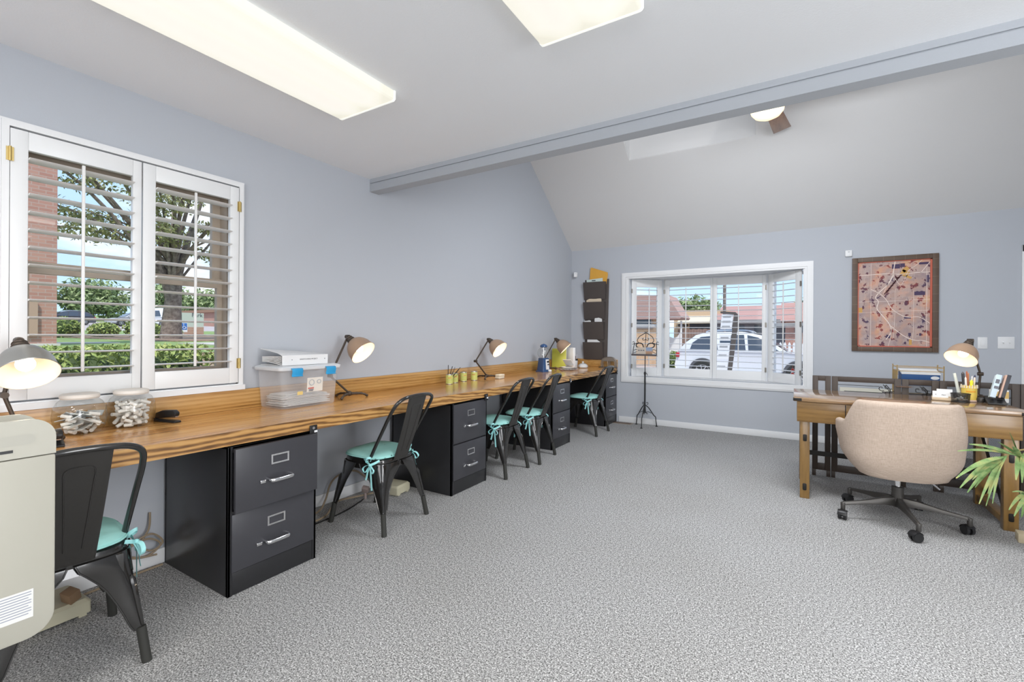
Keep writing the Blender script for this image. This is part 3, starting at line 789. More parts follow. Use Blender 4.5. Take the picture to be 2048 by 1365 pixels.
        for q in (-1, 1):
            rib_([k0, k0 + Vector((s_ * .016, q * .024, -.004)), k0 + Vector((s_ * .018, q * .046, -.026)), k0 + Vector((s_ * .016, q * .030, -.048)), k0 + Vector((s_ * .010, q * .010, -.022)), k0], (s_, 0, .3))
            L_ = .125 + .03 * q * s_
            rib_([k0, k0 + Vector((s_ * .010, q * .012, -.04)), k0 + Vector((s_ * .012, q * .020, -.5 * L_ - .03)), k0 + Vector((s_ * .014, q * .026, -L_))], (0, q, .1))
        mm.sph(k0 + Vector((s_ * .006, 0, 0)), .009, 10, 6)
        mm.build('tie_ribbon', M_RIB, cu, smooth=True)
    return t
ch0 = make_chair()
chairs = [((-2.385, .600), 84.5, 'black metal cafe chair with aqua cushion beside the ivory air purifier'),
          ((-2.432, 2.236), 93.5, 'black metal cafe chair with aqua cushion between first and second file cabinets'),
          ((-2.392, 3.612), 92.0, 'black metal cafe chair with aqua cushion, nearer one of the two pushed together'),
          ((-2.372, 4.165), 95.5, 'black metal cafe chair with aqua cushion, farther one of the two pushed together'),
          ((-2.335, 5.665), 89.0, 'black metal cafe chair with aqua cushion at far end, near the music stand')]
for i, ((x, y), a, lb) in enumerate(chairs):
    o = ch0 if i == 0 else copy_tree(ch0)
    o.location = (x, y, 0); o.rotation_euler = (0, 0, math.radians(a)); o['label'] = lb

# ================================================================== DESK LAMPS
DT = .7955
def lamp(label, base, elbow, head, rim, shade_mat, power, group=None, foot='claw', R=.097):
    base, elbow, head, rim = map(Vector, (base, elbow, head, rim))
    t = thing('desk_lamp', label, 'lamp', base, 0, 'scissor arm desk lamps')
    e = elbow - base; h = head - base; r = rim - base
    m = MB()
    bj = Vector((0, 0, .032))
    if foot == 'claw':
        dy = (e - bj).normalized(); 
        for a in (.2, 2.35, -2.0):
            d = Vector((math.cos(a + .9), math.sin(a + .9), 0))
            pts = [bj + Vector((0, 0, -.002)), bj + d * .04 + Vector((0, 0, -.002)), bj + d * .085 + Vector((0, 0, -.004)), bj + d * .115 + Vector((0, 0, -.014)), bj + d * .125 + Vector((0, 0, -.022))]
            m.tube(smoothpath(pts, 4), .01, 8, rs=[.011, .010, .012, .010, .0085, .011, .0085, .008, .010, .008, .0075, .009, .008, .0075, .0095, .0105, .009][:17])
            m.sph(bj + d * .127 + Vector((0, 0, -.0215)), .0105, 10, 6)
        m.sph(bj, .019, 12, 8)
    m.build('base', M_LAMPM, t, smooth=True)
    m = MB(); m.tube([bj, e], .0075, 10); m.cyl(e - Vector((.016, 0, 0)), e + Vector((.016, 0, 0)), .0135, 12); m.sph(e, .0135, 10, 6); m.build('lower_arm', M_LAMPM, t, smooth=True)
    m = MB(); m.tube([e, h], .0075, 10); m.cyl(h - Vector((.018, 0, 0)), h + Vector((.018, 0, 0)), .0145, 12); m.sph(h, .015, 10, 6); m.build('upper_arm', M_LAMPM, t, smooth=True)
    ax = (r - h).normalized(); L_ = (r - h).length
    q = ax.to_track_quat('Z', 'Y').to_matrix().to_4x4(); T = Matrix.Translation(h) @ q
    m = MB(); m.lathe([(.001, -.010), (.012, -.008), (.016, .0), (.022, .012), (.026, .018), (.023, .022), (.028, .030), (.030, .036), (.027, .040), (.033, .048), (.034, .056), (.001, .058)], 22, T, cap=False)
    m.build('socket', M_LAMPM, t, smooth=True, angle=60)
    pf = [(.034, .055), (.050, .066), (.066, .082), (.080, .105), (.090, .130), (.0955, L_ - .010), (R + .003, L_)]
    pf = [(a * R / .097, b_) for a, b_ in pf]
    inner = [(a - .0025, b_ + .002) for a, b_ in pf][::-1]
    m = MB(); m.lathe(pf + [(R + .0015, L_ + .002)], 36, T, cap=False)
    sh = m.build('lamp_shade', shade_mat, t, smooth=True, angle=60)
    m = MB(); m.lathe([(R + .0015, L_ + .002)] + inner, 36, T, cap=False); m.build('shade_lining', M_SHIN, sh, smooth=True, angle=60)
    m = MB(); bc = h + ax * (L_ - .052); m.sph(bc, .031, 18, 12); m.build('bulb', M_BULB, t, smooth=True)
    ld = bpy.data.lights.new('bulb_glow', 'POINT'); ld.energy = power; ld.color = (1, .82, .60); ld.shadow_soft_size = .02
    lo = bpy.data.objects.new('bulb_glow', ld); COL.objects.link(lo); lo.location = base + h + ax * (L_ - .012)
    return t
lamp('pewter-shaded desk lamp lit beside the left wall shutters', (-2.79, .58, DT), (-2.80, .530, 1.005), (-2.79, .570, 1.232), (-2.665, .572, 1.098), M_SHADEW, DESK_LAMP)
lamp('bronze desk lamp lit behind the clear storage box', (-2.800, 2.275, DT), (-2.835, 2.135, .965), (-2.835, 2.285, 1.246), (-2.695, 2.312, 1.130), M_SHADE, DESK_LAMP)
lamp('bronze desk lamp lit between the yellow tins and the cream soap bars', (-2.80, 4.055, DT), (-2.835, 3.900, .990), (-2.842, 4.150, 1.216), (-2.698, 4.150, 1.104), M_SHADE, DESK_LAMP)
lamp('bronze desk lamp lit behind the blue candy machine', (-2.80, 5.50, DT), (-2.785, 5.360, .955), (-2.785, 5.685, 1.214), (-2.655, 5.725, 1.083), M_SHADE, DESK_LAMP)
lamp('bronze desk lamp lit on the right desk behind the mesh cup', (1.20, 4.88, .790), (1.212, 4.88, .990), (1.150, 4.86, 1.244), (1.075, 4.77, 1.108), M_SHADE, DESK_LAMP)

# ================================================================== ON THE LONG COUNTER
def jar(label, loc, contents, rz=0):
    t = thing('plastic_jar', label, 'jar', loc, rz, 'clear jars on the counter')
    def sq(a, r, n=2.6):
        c_, s_ = math.cos(a), math.sin(a); return (r * math.copysign(abs(c_) ** (2 / n), c_), r * math.copysign(abs(s_) ** (2 / n), s_))
    prof = [(.001, .004), (.060, .002), (.074, .008), (.086, .040), (.092, .082), (.088, .122), (.075, .150), (.063, .161), (.061, .172)]
    NS = 40; vs = [(*sq(2 * PI * k / NS, r), z) for r, z in prof for k in range(NS)]; fs = []
    for r in range(len(prof) - 1):
        for k in range(NS): fs.append((r * NS + k, r * NS + (k + 1) % NS, (r + 1) * NS + (k + 1) % NS, (r + 1) * NS + k))
    m = MB(); m.add(vs, fs); m.build('jar_body', M_CLEAR, t, smooth=True)
    m = MB(); m.lathe([(.001, .187), (.064, .187), (.070, .184), (.072, .172), (.067, .164)], 36, cap=False); m.build('lid', M_JLID, t, smooth=True)
    rg = random.Random(hash(label) % 1000 if False else len(label))
    def put(px, py, pz, kind):
        if kind == 'cap':
            m = MB(); a = rg.uniform(0, 2 * PI); e = rg.uniform(-.5, .5); L_ = rg.uniform(.030, .050)
            d = Vector((math.cos(a) * math.cos(e), math.sin(a) * math.cos(e), math.sin(e))) * L_ / 2
            c_ = Vector((px, py, pz)); m.cyl(c_ - d, c_ + d, .0085, 10); nm = 'white_tube'
            o = m.build(nm, M_CAP, None, smooth=True)
            lab, g = 'short white plastic tube inside a clear counter jar', 'white tubes in the jars'
        else:
            m = MB(); c_ = Vector((px, py, pz)); R = Euler((rg.uniform(-.6, .6), rg.uniform(-.6, .6), rg.uniform(0, 6))); m.box((0, 0, 0), (.060, .040, .004))
            T = Matrix.Translation(c_) @ R.to_matrix().to_4x4(); m.v = [T @ p for p in m.v]
            q = MB(); 
            for k in range(3): q.box((-.008 + 0 * k, .007 - .007 * k, .0024), (.026 - .006 * k, .0022, .0006))
            q.v = [T @ p for p in q.v]
            o = m.build('paper_tag', M_SILV, None); q.build('print', M_TXT, o)
            lab, g = 'small silvery printed tag inside the nearer clear jar', 'printed tags in the jar'
        M_ = Matrix.Translation(loc) @ Matrix.Rotation(rz, 4, 'Z')
        o.matrix_world = M_; tag(o, lab, 'tube' if kind == 'cap' else 'tag', g)
    zz = .016
    for L_ in range(contents['layers']):
        r_ = .046 if L_ == 0 else .055
        n = 6 if L_ == 0 else 9
        for k in range(n):
            a = 2 * PI * (k + .5 * (L_ % 2)) / n; rr = r_ if k % 3 else r_ * .5
            put(rr * math.cos(a), rr * math.sin(a), zz + rg.uniform(-.002, .004), contents['kind'](L_, k))
        zz += .0175
    return t
M_SILV = mat('silvery_tag', (.62, .64, .62), .4, .3)
jar('clear lidded jar holding silvery tags and white tubes, nearer the camera', (-2.846, .782, DT), dict(layers=5, kind=lambda l, k: 'cap' if l < 1 else ('tag' if k % 3 != 1 else 'cap')), .2)
jar('clear lidded jar holding white plastic tubes, beside the stapler', (-2.846, .978, DT), dict(layers=7, kind=lambda l, k: 'cap'), .5)

def stapler(label, loc, rz):
    t = thing('stapler', label, 'stapler', loc, rz, 'black staplers on the counter')
    m = MB(); m.prism([(-.075, 0), (.075, 0), (.075, .008), (.06, .012), (-.05, .012), (-.075, .02)], 'y', -.019, .019); m.build('base', M_BLK, t, bevel=.002)
    m = MB(); m.prism([(-.075, .018), (-.055, .016), (.070, .034), (.074, .052), (.055, .066), (-.02, .062), (-.07, .045)], 'y', -.014, .014); m.build('arm', M_BLK, t, bevel=.005)
    m = MB(); m.prism([(-.06, .018), (.068, .034), (.068, .029), (-.06, .014)], 'y', -.008, .008); m.build('magazine', M_CHROME, t)
    return t
stapler('black stapler on the counter beside the jar of white tubes', (-2.835, 1.130, DT), .25)
stapler('black stapler on the counter, half hidden by the ivory purifier', (-2.64, .655, DT), -.2)

# ---- clear storage box
BXc = (-2.812, 1.876)
t = thing('storage_box', 'clear plastic storage box with blue latches holding papers', 'storage box', (BXc[0], BXc[1], DT), 0)
def rrect(x, y, r, n=5):
    P = []
    for (cx_, cy_, a0) in ((x - r, y - r, 0), (-x + r, y - r, PI / 2), (-x + r, -y + r, PI), (x - r, -y + r, 3 * PI / 2)):
        for k in range(n + 1): a = a0 + PI / 2 * k / n; P.append((cx_ + r * math.cos(a), cy_ + r * math.sin(a)))
    return P
def loft(mm, rows, close_bottom=True, close_top=False):
    n = len(rows[0][0]); vs = []; fs = []
    for P, z in rows: vs += [(x, y, z) for x, y in P]
    for i in range(len(rows) - 1):
        for k in range(n): fs.append((i * n + k, i * n + (k + 1) % n, (i + 1) * n + (k + 1) % n, (i + 1) * n + k))
    if close_bottom: fs.append(tuple(range(n))[::-1])
    if close_top: fs.append(tuple(range((len(rows) - 1) * n, len(rows) * n)))
    mm.add(vs, fs)
m = MB(); loft(m, [(rrect(.118, .188, .02), 0), (rrect(.122, .193, .02), .008), (rrect(.132, .208, .022), .232), (rrect(.137, .214, .022), .235), (rrect(.137, .214, .022), .252)]); m.build('box_body', M_BOXC, t, smooth=True, angle=50)
m = MB(); loft(m, [(rrect(.142, .222, .022), .241), (rrect(.146, .226, .025), .249), (rrect(.146, .226, .025), .260), (rrect(.128, .205, .025), .270), (rrect(.122, .200, .025), .265)], True, True)
lid = m.build('lid', M_LID, t, smooth=True, angle=50)
for yc in (-.115, .130):
    m = MB(); m.prism([(.145, .250), (.156, .248), (.158, .232), (.150, .207), (.162, .201), (.164, .205), (.156, .210), (.164, .234), (.160, .252), (.145, .256)], 'y', yc - .037, yc + .037)
    m.build('latch', M_BLUE, t, bevel=.002)
m = MB(); m.box((.130, .028, .140), (.001, .115, .092), (0, .062, 0)); stk = m.build('sticker', mat('sticker_paper', (.74, .70, .64), .7), t)
m = MB(); 
for (y, z, w, h) in ((.0, .108, .034, .005), (-.002, .101, .030, .004),): m.box((.1315, y, z), (.001, w, h), (0, .062, 0))
m.build('print', M_TXT, stk)
m = MB(); m.box((.1315, -.002, .118), (.001, .042, .008), (0, .062, 0)); m.build('print', mat('red_print', (.6, .15, .12), .7), stk)
m = MB(); m.tube([(.1335, .002 + .018 * math.cos(a), .155 + .018 * math.sin(a)) for a in [2 * PI * k / 16 for k in range(16)]], .0025, 5, closed=True); m.tube([(.1335, .056 + .014 * math.cos(a), .158 + .012 * math.sin(a)) for a in [2 * PI * k / 16 for k in range(16)]], .0025, 5, closed=True); m.build('print', mat('print_grey', (.45, .47, .5), .7), stk)
m = MB(); m.box((.125, -.075, .092), (.001, .038, .022), (0, .062, 0)); m.build('sticker', mat('yellow_sticker', (.85, .60, .05), .6), t)
rg = random.Random(5)
for k in range(12):
    m = MB(); a = rg.uniform(-.06, .06); w_, l_ = rg.uniform(.085, .105), rg.uniform(.14, .172); dz = .006
    ph = rg.uniform(0, 6)
    m.sheet(lambda u, v_: (((2 * u - 1) * w_) * math.cos(a), (2 * v_ - 1) * l_, .008 + k * .0058 + .0055 * math.sin(3.2 * v_ + .6) * (k / 8) + .003 * u), 4, 10, .0028)
    o = m.build('paper_stack', M_PAPER, None, smooth=True); o.location = (BXc[0], BXc[1], DT + .004)
    tag(o, 'loose white papers lying flat inside the clear storage box', 'paper', 'papers inside the storage box')
# ---- binder on the lid
t = thing('ring_binder', 'white ring binder of loose papers lying on the storage box lid', 'binder', (BXc[0] + .005, BXc[1] - .01, DT + .2715), 0)
m = MB(); m.box((-.005, -.02, .0015), (.235, .325, .003)); m.build('back_cover', M_WHT, t)
m = MB(); m.box((.112, -.02, .031), (.003, .325, .060)); sp_ = m.build('spine', M_WHT, t)
m = MB(); m.cyl((.1138, -.118, .035), (.115, -.118, .035), .003, 10); m.cyl((.1138, .118, .035), (.115, .118, .035), .003, 10); m.build('rivet', M_TXT, sp_)
text_obj('spine_text', 'SMARTS LIVING PROJECT', .0115, M_TXT, sp_, Matrix.Translation((.1140, 0, .036)) @ Matrix.Rotation(PI / 2, 4, 'Z') @ Matrix.Rotation(PI / 2, 4, 'X'), .0004)
m = MB(); m.sheet(lambda u, v_: (.112 - .235 * u, -.1825 + .325 * v_, .062 + .030 * (1 - v_) * (u ** .5) + .010 * u), 6, 4, .003); m.build('front_cover', M_WHT, t)
m = MB()
for k in range(6): m.sheet(lambda u, v_: (.10 - .20 * u, -.185 + .30 * v_, .006 + .008 * k + .008 * math.sin(2.4 * u + .3 * k) * (1 - v_) + .010 * (1 - v_) * u), 8, 6, .004)
m.build('pages', M_PAPER, t, smooth=True)
m = MB()
for y in (-.1, 0, .1): m.tube([(.07 + .022 * math.cos(a), y, .028 + .022 * math.sin(a)) for a in [2 * PI * k / 16 for k in range(16)]], .0016, 6, closed=True)
m.build('rings', M_CHROME, t)

# ---- place cups with yellow labels
def tin(label, loc, rz, lines=True):
    t = thing('yellow_tin', label, 'tin', loc, rz, 'small yellow tins on the counter')
    m = MB(); m.lathe([(.0, 0.002), (.034, .002), (.034, .0935), (.0325, .0935), (.0325, .006), (.0, .006)], 28, cap=False); m.build('can', M_TIN, t, smooth=True, angle=50)
    m = MB(); m.lathe([(.0345, .006), (.0345, .085)], 28, cap=False); lb = m.build('label_band', M_YTIN, t, smooth=True)
    m = MB()
    for (z, w_, h) in ((.060, .5, .010),):
        m.grid(lambda u, v_: (.0350 * math.cos((2 * u - 1) * w_), .0350 * math.sin((2 * u - 1) * w_), z + h * (v_ - .5)), 8, 2)
    m.build('print', mat('orange_print', (.62, .33, .08), .6), lb)
    if lines:
        m = MB()
        for (z, w_, h) in ((.078, .9, .0015), (.046, .9, .002), (.034, .8, .002), (.02, .9, .0015)):
            m.grid(lambda u, v_: (.0350 * math.cos((2 * u - 1) * w_), .0350 * math.sin((2 * u - 1) * w_), z + h * (v_ - .5)), 8, 2)
        m.build('print', mat('olive_print', (.25, .27, .07), .6), lb)
    return t
tin('yellow tin holding black cable ties, nearest of the four tins', (-2.80, 3.430, DT), -.75)
tin('small yellow tin directly behind the tin of cable ties', (-2.84, 3.560, DT), -.6)
tin('small yellow tin, third of the four in the row', (-2.85, 3.715, DT), -.4)
tin('small yellow tin nearest the bronze lamp, plain label with a dark square', (-2.82, 3.855, DT), -1.1, False)
m0 = None
for k, (dx, dy, dz, w_) in enumerate(((-.004, -.012, .180, .005), (.0, .045, .165, .005), (.01, .075, .140, .003), (.0, .085, .155, .003), (.015, .150, .150, .004), (.01, .135, .130, .003), (.02, .200, .115, .0018))):
    m = MB(); b0 = Vector((-.008 + .004 * (k % 3), -.012 + .005 * k * .8, .02))
    m.tube(smoothpath([b0, b0.lerp(Vector((dx, dy, dz)), .5) + Vector((0, 0, .008)), Vector((dx, dy, dz))], 4), 0, 6, rs=[(w_, .0014)] * 9, flat=(0, 1, 0))
    o = m.build('cable_tie', M_BLK, None, smooth=True); o.location = (-2.80, 3.430, DT)
    tag(o, 'black plastic cable tie sticking out of the nearest yellow tin', 'cable tie', 'black cable ties in the yellow tin')
for k in range(2):
    m = MB(); loft(m, [(rrect(.028, .050, .012), 0), (rrect(.031, .053, .012), .004), (rrect(.031, .053, .012), .019), (rrect(.028, .050, .012), .023)], True, True)
    o = m.build('soap_bar', M_CREAM, None, smooth=True, angle=50); o.location = (-2.70, 4.155 + .004 * k, DT + .0238 * k)
    tag(o, ('lower' if k == 0 else 'upper') + ' of two stacked cream soap bars beside the bronze lamp', 'soap bar', 'stacked cream bars')
# ---- candy machine
t = thing('candy_machine', 'small navy blue candy machine with an empty clear globe', 'candy machine', (-2.745, 5.255, DT), -.35)
m = MB(); loft(m, [(rrect(.074, .074, .01), 0), (rrect(.074, .074, .01), .014), (rrect(.062, .062, .01), .018), (rrect(.050, .050, .01), .165), (rrect(.052, .052, .01), .172), (rrect(.040, .040, .012), .178)], True, True); m.build('pedestal', M_NAVY, t, smooth=True, angle=35)
m = MB(); m.sph((0, 0, .240), .080, 28, 16); m.build('globe', M_CLEAR, t, smooth=True)
m = MB(); m.lathe([(.001, .360), (.010, .356), (.030, .350), (.046, .335), (.048, .318), (.040, .312), (.001, .312)], 24, cap=False); m.build('lid', M_NAVY, t, smooth=True)
m = MB(); m.cyl((0, 0, .17), (0, 0, .315), .002, 6); m.cyl((0, .025, .285), (0, .022, .315), .002); m.cyl((0, -.025, .285), (0, -.022, .315), .002); m.tube([(0, -.025, .285), (0, 0, .280), (0, .025, .285)], .002, 6); m.build('rod', M_CHROME, t)
m = MB(); m.box((.058, .012, .095), (.012, .05, .13), (0, -.08, 0)); pn = m.build('dispenser_plate', M_WHT, t, bevel=.004)
m = MB(); m.cyl((.064, .012, .13), (.074, .012, .13), .013, 14); m.box((.076, .012, .095), (.006, .018, .012)); m.build('coin_knob', M_BLK, pn)
m = MB(); m.lathe([(.001, 0), (.022, 0), (.026, .012), (.020, .026), (.001, .030)], 16, Matrix.Translation((.075, .04, .002)), cap=False); m.build('chute_cup', M_WHT, t, smooth=True)
# ---- papers, book, box by the far lamp
t = thing('yellow_book', 'yellow-green book leaning on the wall behind the far lamp', 'book', (-2.845, 5.92, DT), -1.2)
m = MB(); m.box((0, 0, .145), (.018, .20, .27), (0, -.16, 0)); m.build('cover', M_YG if 'M_YG' in globals() else mat('yellow_green_cover', (.50, .50, .06), .5), t, bevel=.002)
m = MB(); m.box((.0, .004, .147), (.012, .198, .264), (0, -.16, 0)); m.build('pages', M_PAPER, t)
t = thing('binder_upright', 'white binder standing upright on the counter behind the far lamp', 'binder', (-2.735, 6.035, DT), -.5); t.name = 'ring_binder'
m = MB(); m.box((0, -.018, .147), (.21, .004, .294)); m.box((0, .018, .147), (.21, .004, .294)); m.box((.105, 0, .147), (.004, .04, .294)); m.build('cover', M_WHT, t, bevel=.0015)
m = MB(); m.box((-.005, 0, .145), (.19, .028, .272)); m.build('pages', M_PAPER, t)
rg = random.Random(3)
for k in range(4):
    m = MB(); a = rg.uniform(-.5, .5); m.sheet(lambda u, v_: ((u - .5) * .16 * math.cos(a) - (v_ - .5) * .22 * math.sin(a), (u - .5) * .16 * math.sin(a) + (v_ - .5) * .22 * math.cos(a), .005 + .011 * k + .012 * math.sin(2.5 * u + k) * (k > 1)), 8, 8, .006 if k < 3 else .003)
    o = m.build('magazine', mat('magazine_cover_%d' % k, [(.40, .30, .25), (.70, .66, .62), (.30, .28, .30), (.80, .76, .70)][k], .4), None, smooth=True); o.location = (-2.60, 5.70 + .01 * k, DT + .0015 * k)
    tag(o, ['brown', 'pale grey', 'dark grey', 'cream'][k] + ' magazine in the messy pile beside the blue candy machine', 'magazine', 'magazines in the messy pile')
t = thing('booklet', 'white booklet with dark patches leaning on the magazine pile', 'booklet', (-2.62, 5.74, DT + .055), 1.3)
m = MB(); m.box((0, 0, .045), (.10, .15, .006), (0, .85, 0)); bk = m.build('cover', M_WHT, t)
m = MB(); m.box((.012, .02, .040), (.03, .06, .003), (0, .85, 0)); m.build('print', mat('plum_print', (.09, .07, .12), .6), bk)
# gun shaped label tool / tape / clutter left of lamp: glasses-like wires
m = MB(); m.tube(smoothpath([(-2.66, 5.40, DT + .005), (-2.64, 5.46, DT + .03), (-2.70, 5.50, DT + .05), (-2.66, 5.56, DT + .015), (-2.60, 5.52, DT + .006), (-2.63, 5.44, DT + .04)], 6), .004, 8); tag(m.build('coiled_cord', mat('pinkish_cord', (.35, .22, .2), .5), smooth=True), 'coil of dull pink cord beside the blue candy machine', 'cord')
# ---- white organiser base with pen cup
t = thing('tape_dispenser', 'round white weighted tape dispenser near the far corner', 'tape dispenser', (-2.605, 6.215, DT), .4)
m = MB(); m.lathe([(.001, 0), (.085, 0), (.098, .010), (.100, .022), (.085, .045), (.050, .060), (.001, .064)], 30, Matrix.Diagonal((.72, 1.15, 1, 1)), cap=False); m.build('body', M_WHT, t, smooth=True)
m = MB(); m.cyl((-.014, .085, .055), (.014, .085, .055), .034, 22); m.build('tape_roll', M_JLID, t, smooth=True, angle=50)
m = MB(); m.lathe([(.001, .0635), (.022, .0635), (.026, .067), (.001, .070)], 16, Matrix.Translation((.01, .03, -.004))); m.build('dark_inset', M_BLK, t)
t = thing('pen_cup', 'white pen cup near the far corner of the counter', 'pen cup', (-2.76, 6.27, DT), 0)
m = MB(); m.lathe([(.001, .004), (.042, .002), (.045, .105), (.042, .105), (.039, .006), (.001, .008)], 26, cap=False); m.build('cup', M_WHT, t, smooth=True, angle=50)
m = MB(); m.lathe([(.045, .098), (.048, .100), (.048, .120), (.044, .120), (.043, .100)], 26, cap=False); m.build('rim', M_BLK, t, smooth=True)
for k, (dx, dy, h, c_) in enumerate(((-.02, -.02, .185, (.12, .05, .08)), (.005, .0, .20, (.6, .6, .65)), (.02, .015, .195, (.7, .68, .7)), (0, .03, .165, (.25, .05, .06)), (.02, -.025, .17, (.05, .05, .06)))):
    m = MB(); m.cyl((dx * .5, dy * .5, .012), (dx * 1.3, dy * 1.3, h - .02), .0042, 8); m.cyl((dx * 1.3, dy * 1.3, h - .02), (dx * 1.4, dy * 1.4, h), .0042, 8, .001)
    o = m.build('pen', mat('pen_%d' % k, c_, .4), None, smooth=True); o.location = (-2.76, 6.27, DT)
    tag(o, ['plum', 'silver', 'pale grey', 'dark red', 'black'][k] + ' pen standing in the white pen cup in the far corner', 'pen', 'pens in the corner cup')
# ---- arched letter rack
t = thing('letter_rack', 'arched grey metal letter rack at the far end of the counter', 'letter rack', (-2.325, 6.50, DT), .10)
for yy in (0, .055):
    m = MB(); m.tube(smoothpath([(-.105, yy, .006), (-.107, yy, .07), (-.095, yy, .115), (-.055, yy, .143), (0, yy, .150), (.055, yy, .143), (.095, yy, .115), (.107, yy, .07), (.105, yy, .006)], 5), .0055, 8)
    m.prism([(-.103, .100), (-.092, .118), (-.055, .140), (0, .147), (.055, .140), (.092, .118), (.103, .100), (.092, .093), (-.092, .093)], 'y', yy - .0015, yy + .0015)
    for (a, b_) in ((-.088, -.012), (.012, .088)):
        m.tube([(a, yy, .006), (a, yy, .085), (a + .006, yy, .092), (b_ - .006, yy, .092), (b_, yy, .085), (b_, yy, .006)], .004, 8)
    m.build('arch', M_RACK, t, smooth=True)
m = MB(); m.bb((-.14, -.025, 0), (.12, .085, .006)); m.build('base', M_GUN, t, bevel=.002)

# ================================================================== IVORY AIR PURIFIER on a small stand (left foreground)
PX0, PX1, PY0, PY1, PZ0, PZ1 = -2.00, -1.85, .02, .456, .395, 1.020
t = thing('air_purifier', 'tall ivory air purifier with a carry handle at the left edge', 'air purifier', ((PX0 + PX1) / 2, (PY0 + PY1) / 2, PZ0), 0)
cx, cy = (PX0 + PX1) / 2, (PY0 + PY1) / 2; hy = (PY1 - PY0) / 2; hx = (PX1 - PX0) / 2; H = PZ1 - PZ0
def prof(z0, z1, r, top, bot, n=8):
    P = []
    if bot:
        P += [(-hy + r - r * math.sin(a), z0 + r - r * math.cos(a)) for a in [PI / 2 - PI / 2 * k / n for k in range(n + 1)]]
        P += [(hy - r + r * math.sin(a), z0 + r - r * math.cos(a)) for a in [PI / 2 * k / n for k in range(n + 1)]]
    else: P += [(-hy, z0), (hy, z0)]
    if top:
        P += [(hy - r + r * math.cos(a), z1 - r + r * math.sin(a)) for a in [PI / 2 * k / n for k in range(n + 1)]]
        P += [(-hy + r - r * math.sin(a), z1 - r + r * math.cos(a)) for a in [PI / 2 * k / n for k in range(n + 1)]]
    else: P += [(hy, z1), (-hy, z1)]
    return P
m = MB(); m.prism(prof(0, H - .108, .062, False, True), 'x', -hx, hx); m.build('body', M_PURI, t, bevel=.006)
m = MB(); P = prof(H - .1055, H, .055, True, False)
m.prism(P, 'x', hx - .014, hx); m.prism(P, 'x', -hx, -hx + .012)
m.bb((-hx + .002, -hy + .001, H - .1045), (hx - .002, hy - .001, H - .09)); m.bb((-hx + .003, hy - .012, H - .1035), (hx - .003, hy - .0012, H - .055)); m.bb((-hx + .003, -hy + .0012, H - .1035), (hx - .003, -hy + .012, H - .055))
m.bb((-hx + .01, -hy + .012, H - .09), (hx - .012, hy - .012, H - .045))
tp = m.build('top_cover', M_PURI, t)
m = MB(); m.bb((-hx + .025, -hy + .05, H - .046), (hx - .03, hy - .06, H - .0445)); m.build('air_outlet', M_PURIW, tp)
m = MB(); m.add([(hx + .0006, y, z) for y, z in [(hy - .045 - .012 + .014 * math.cos(a) * (1 if True else 1) + (0 if math.cos(a) > 0 else -.16), H - .055 + .014 * math.sin(a)) for a in [2 * PI * k / 24 for k in range(24)]]], [tuple(range(24))]); m.build('handle_recess', mat('recess_plastic', (.40, .39, .34), .6), tp)
m = MB(); m.bb((hx, hy - .13, H - .088), (hx + .0008, hy - .088, H - .080)); m.build('slot', M_BLK, tp)
m = MB(); m.bb((hx, -hy + .10, .062), (hx + .0007, hy - .046, .142)); lb = m.build('label', M_PURIW, t)
m = MB()
for k in range(9): m.bb((hx + .0007, -hy + .11, .134 - .0075 * k), (hx + .0011, hy - .050 - .006 * (k % 3 == 2), .1365 - .0075 * k))
m.build('print', mat('label_print', (.30, .32, .38), .7), lb)
t = thing('side_stand', 'low black stand carrying the ivory air purifier', 'stand', (cx, .16, 0), 0)
m = MB(); m.bb((-.12, -.14, PZ0 - .022), (.12, .14, PZ0)); m.build('stand_top', M_BLK, t, bevel=.003)
for sx_ in (-1, 1):
    for sy_ in (-1, 1): m = MB(); m.bb((sx_ * .105 - .012, sy_ * .125 - .012, 0), (sx_ * .105 + .012, sy_ * .125 + .012, PZ0 - .022)); m.build('leg', M_BLK, t)

# ================================================================== UNDER THE COUNTER: power strips and cords
def strip(label, x, y, rz, l=.30, w=.20, col=M_BEIGEP):
    t = thing('power_supply', label, 'power supply', (x, y, 0), rz, 'beige backup power units under the counter')
    m = MB(); loft(m, [(rrect(w / 2, l / 2, .012), .012), (rrect(w / 2, l / 2, .012), .062), (rrect(w / 2 - .012, l / 2 - .012, .012), .076)], True, True); m.build('case', col, t, smooth=True, angle=40)
    for a in (-1, 1): m = MB(); m.bb((-w / 2 + .01, a * (l / 2 - .03) - .014, 0), (w / 2 - .004, a * (l / 2 - .03) + .014, .012)); m.build('foot', col, t)
    return t
strip('beige power unit on the carpet under the counter behind the nearest chair', -2.80, .58, .05, .40, .23)
m = MB(); 
strip('small beige power unit beside the second file cabinet', -2.735, 2.665, .15, .17, .19)
m = MB(); m.box((-2.72, .72, .105), (.055, .045, .05), (.3, .2, .4)); o = m.build('plug_adapter', mat('brown_adapter', (.30, .19, .11), .6), bevel=.004); tag(o, 'brown plug adapter resting on the beige power unit', 'plug adapter')
m = MB(); m.box((-2.80, 2.43, .075), (.05, .035, .045), (.5, .2, .5)); m.cyl((-2.80, 2.43, .052), (-2.80, 2.43, 0), .01); o = m.build('plug_adapter', mat('dusty_adapter', (.34, .27, .25), .6), bevel=.004); tag(o, 'dusty pink plug adapter among cords behind second chair', 'plug adapter')
def cord(label, pts, r, mt, n=8):
    m = MB(); m.tube(smoothpath(pts, n), r, 6); return tag(m.build('extension_cable', mt, smooth=True), label, 'cord')
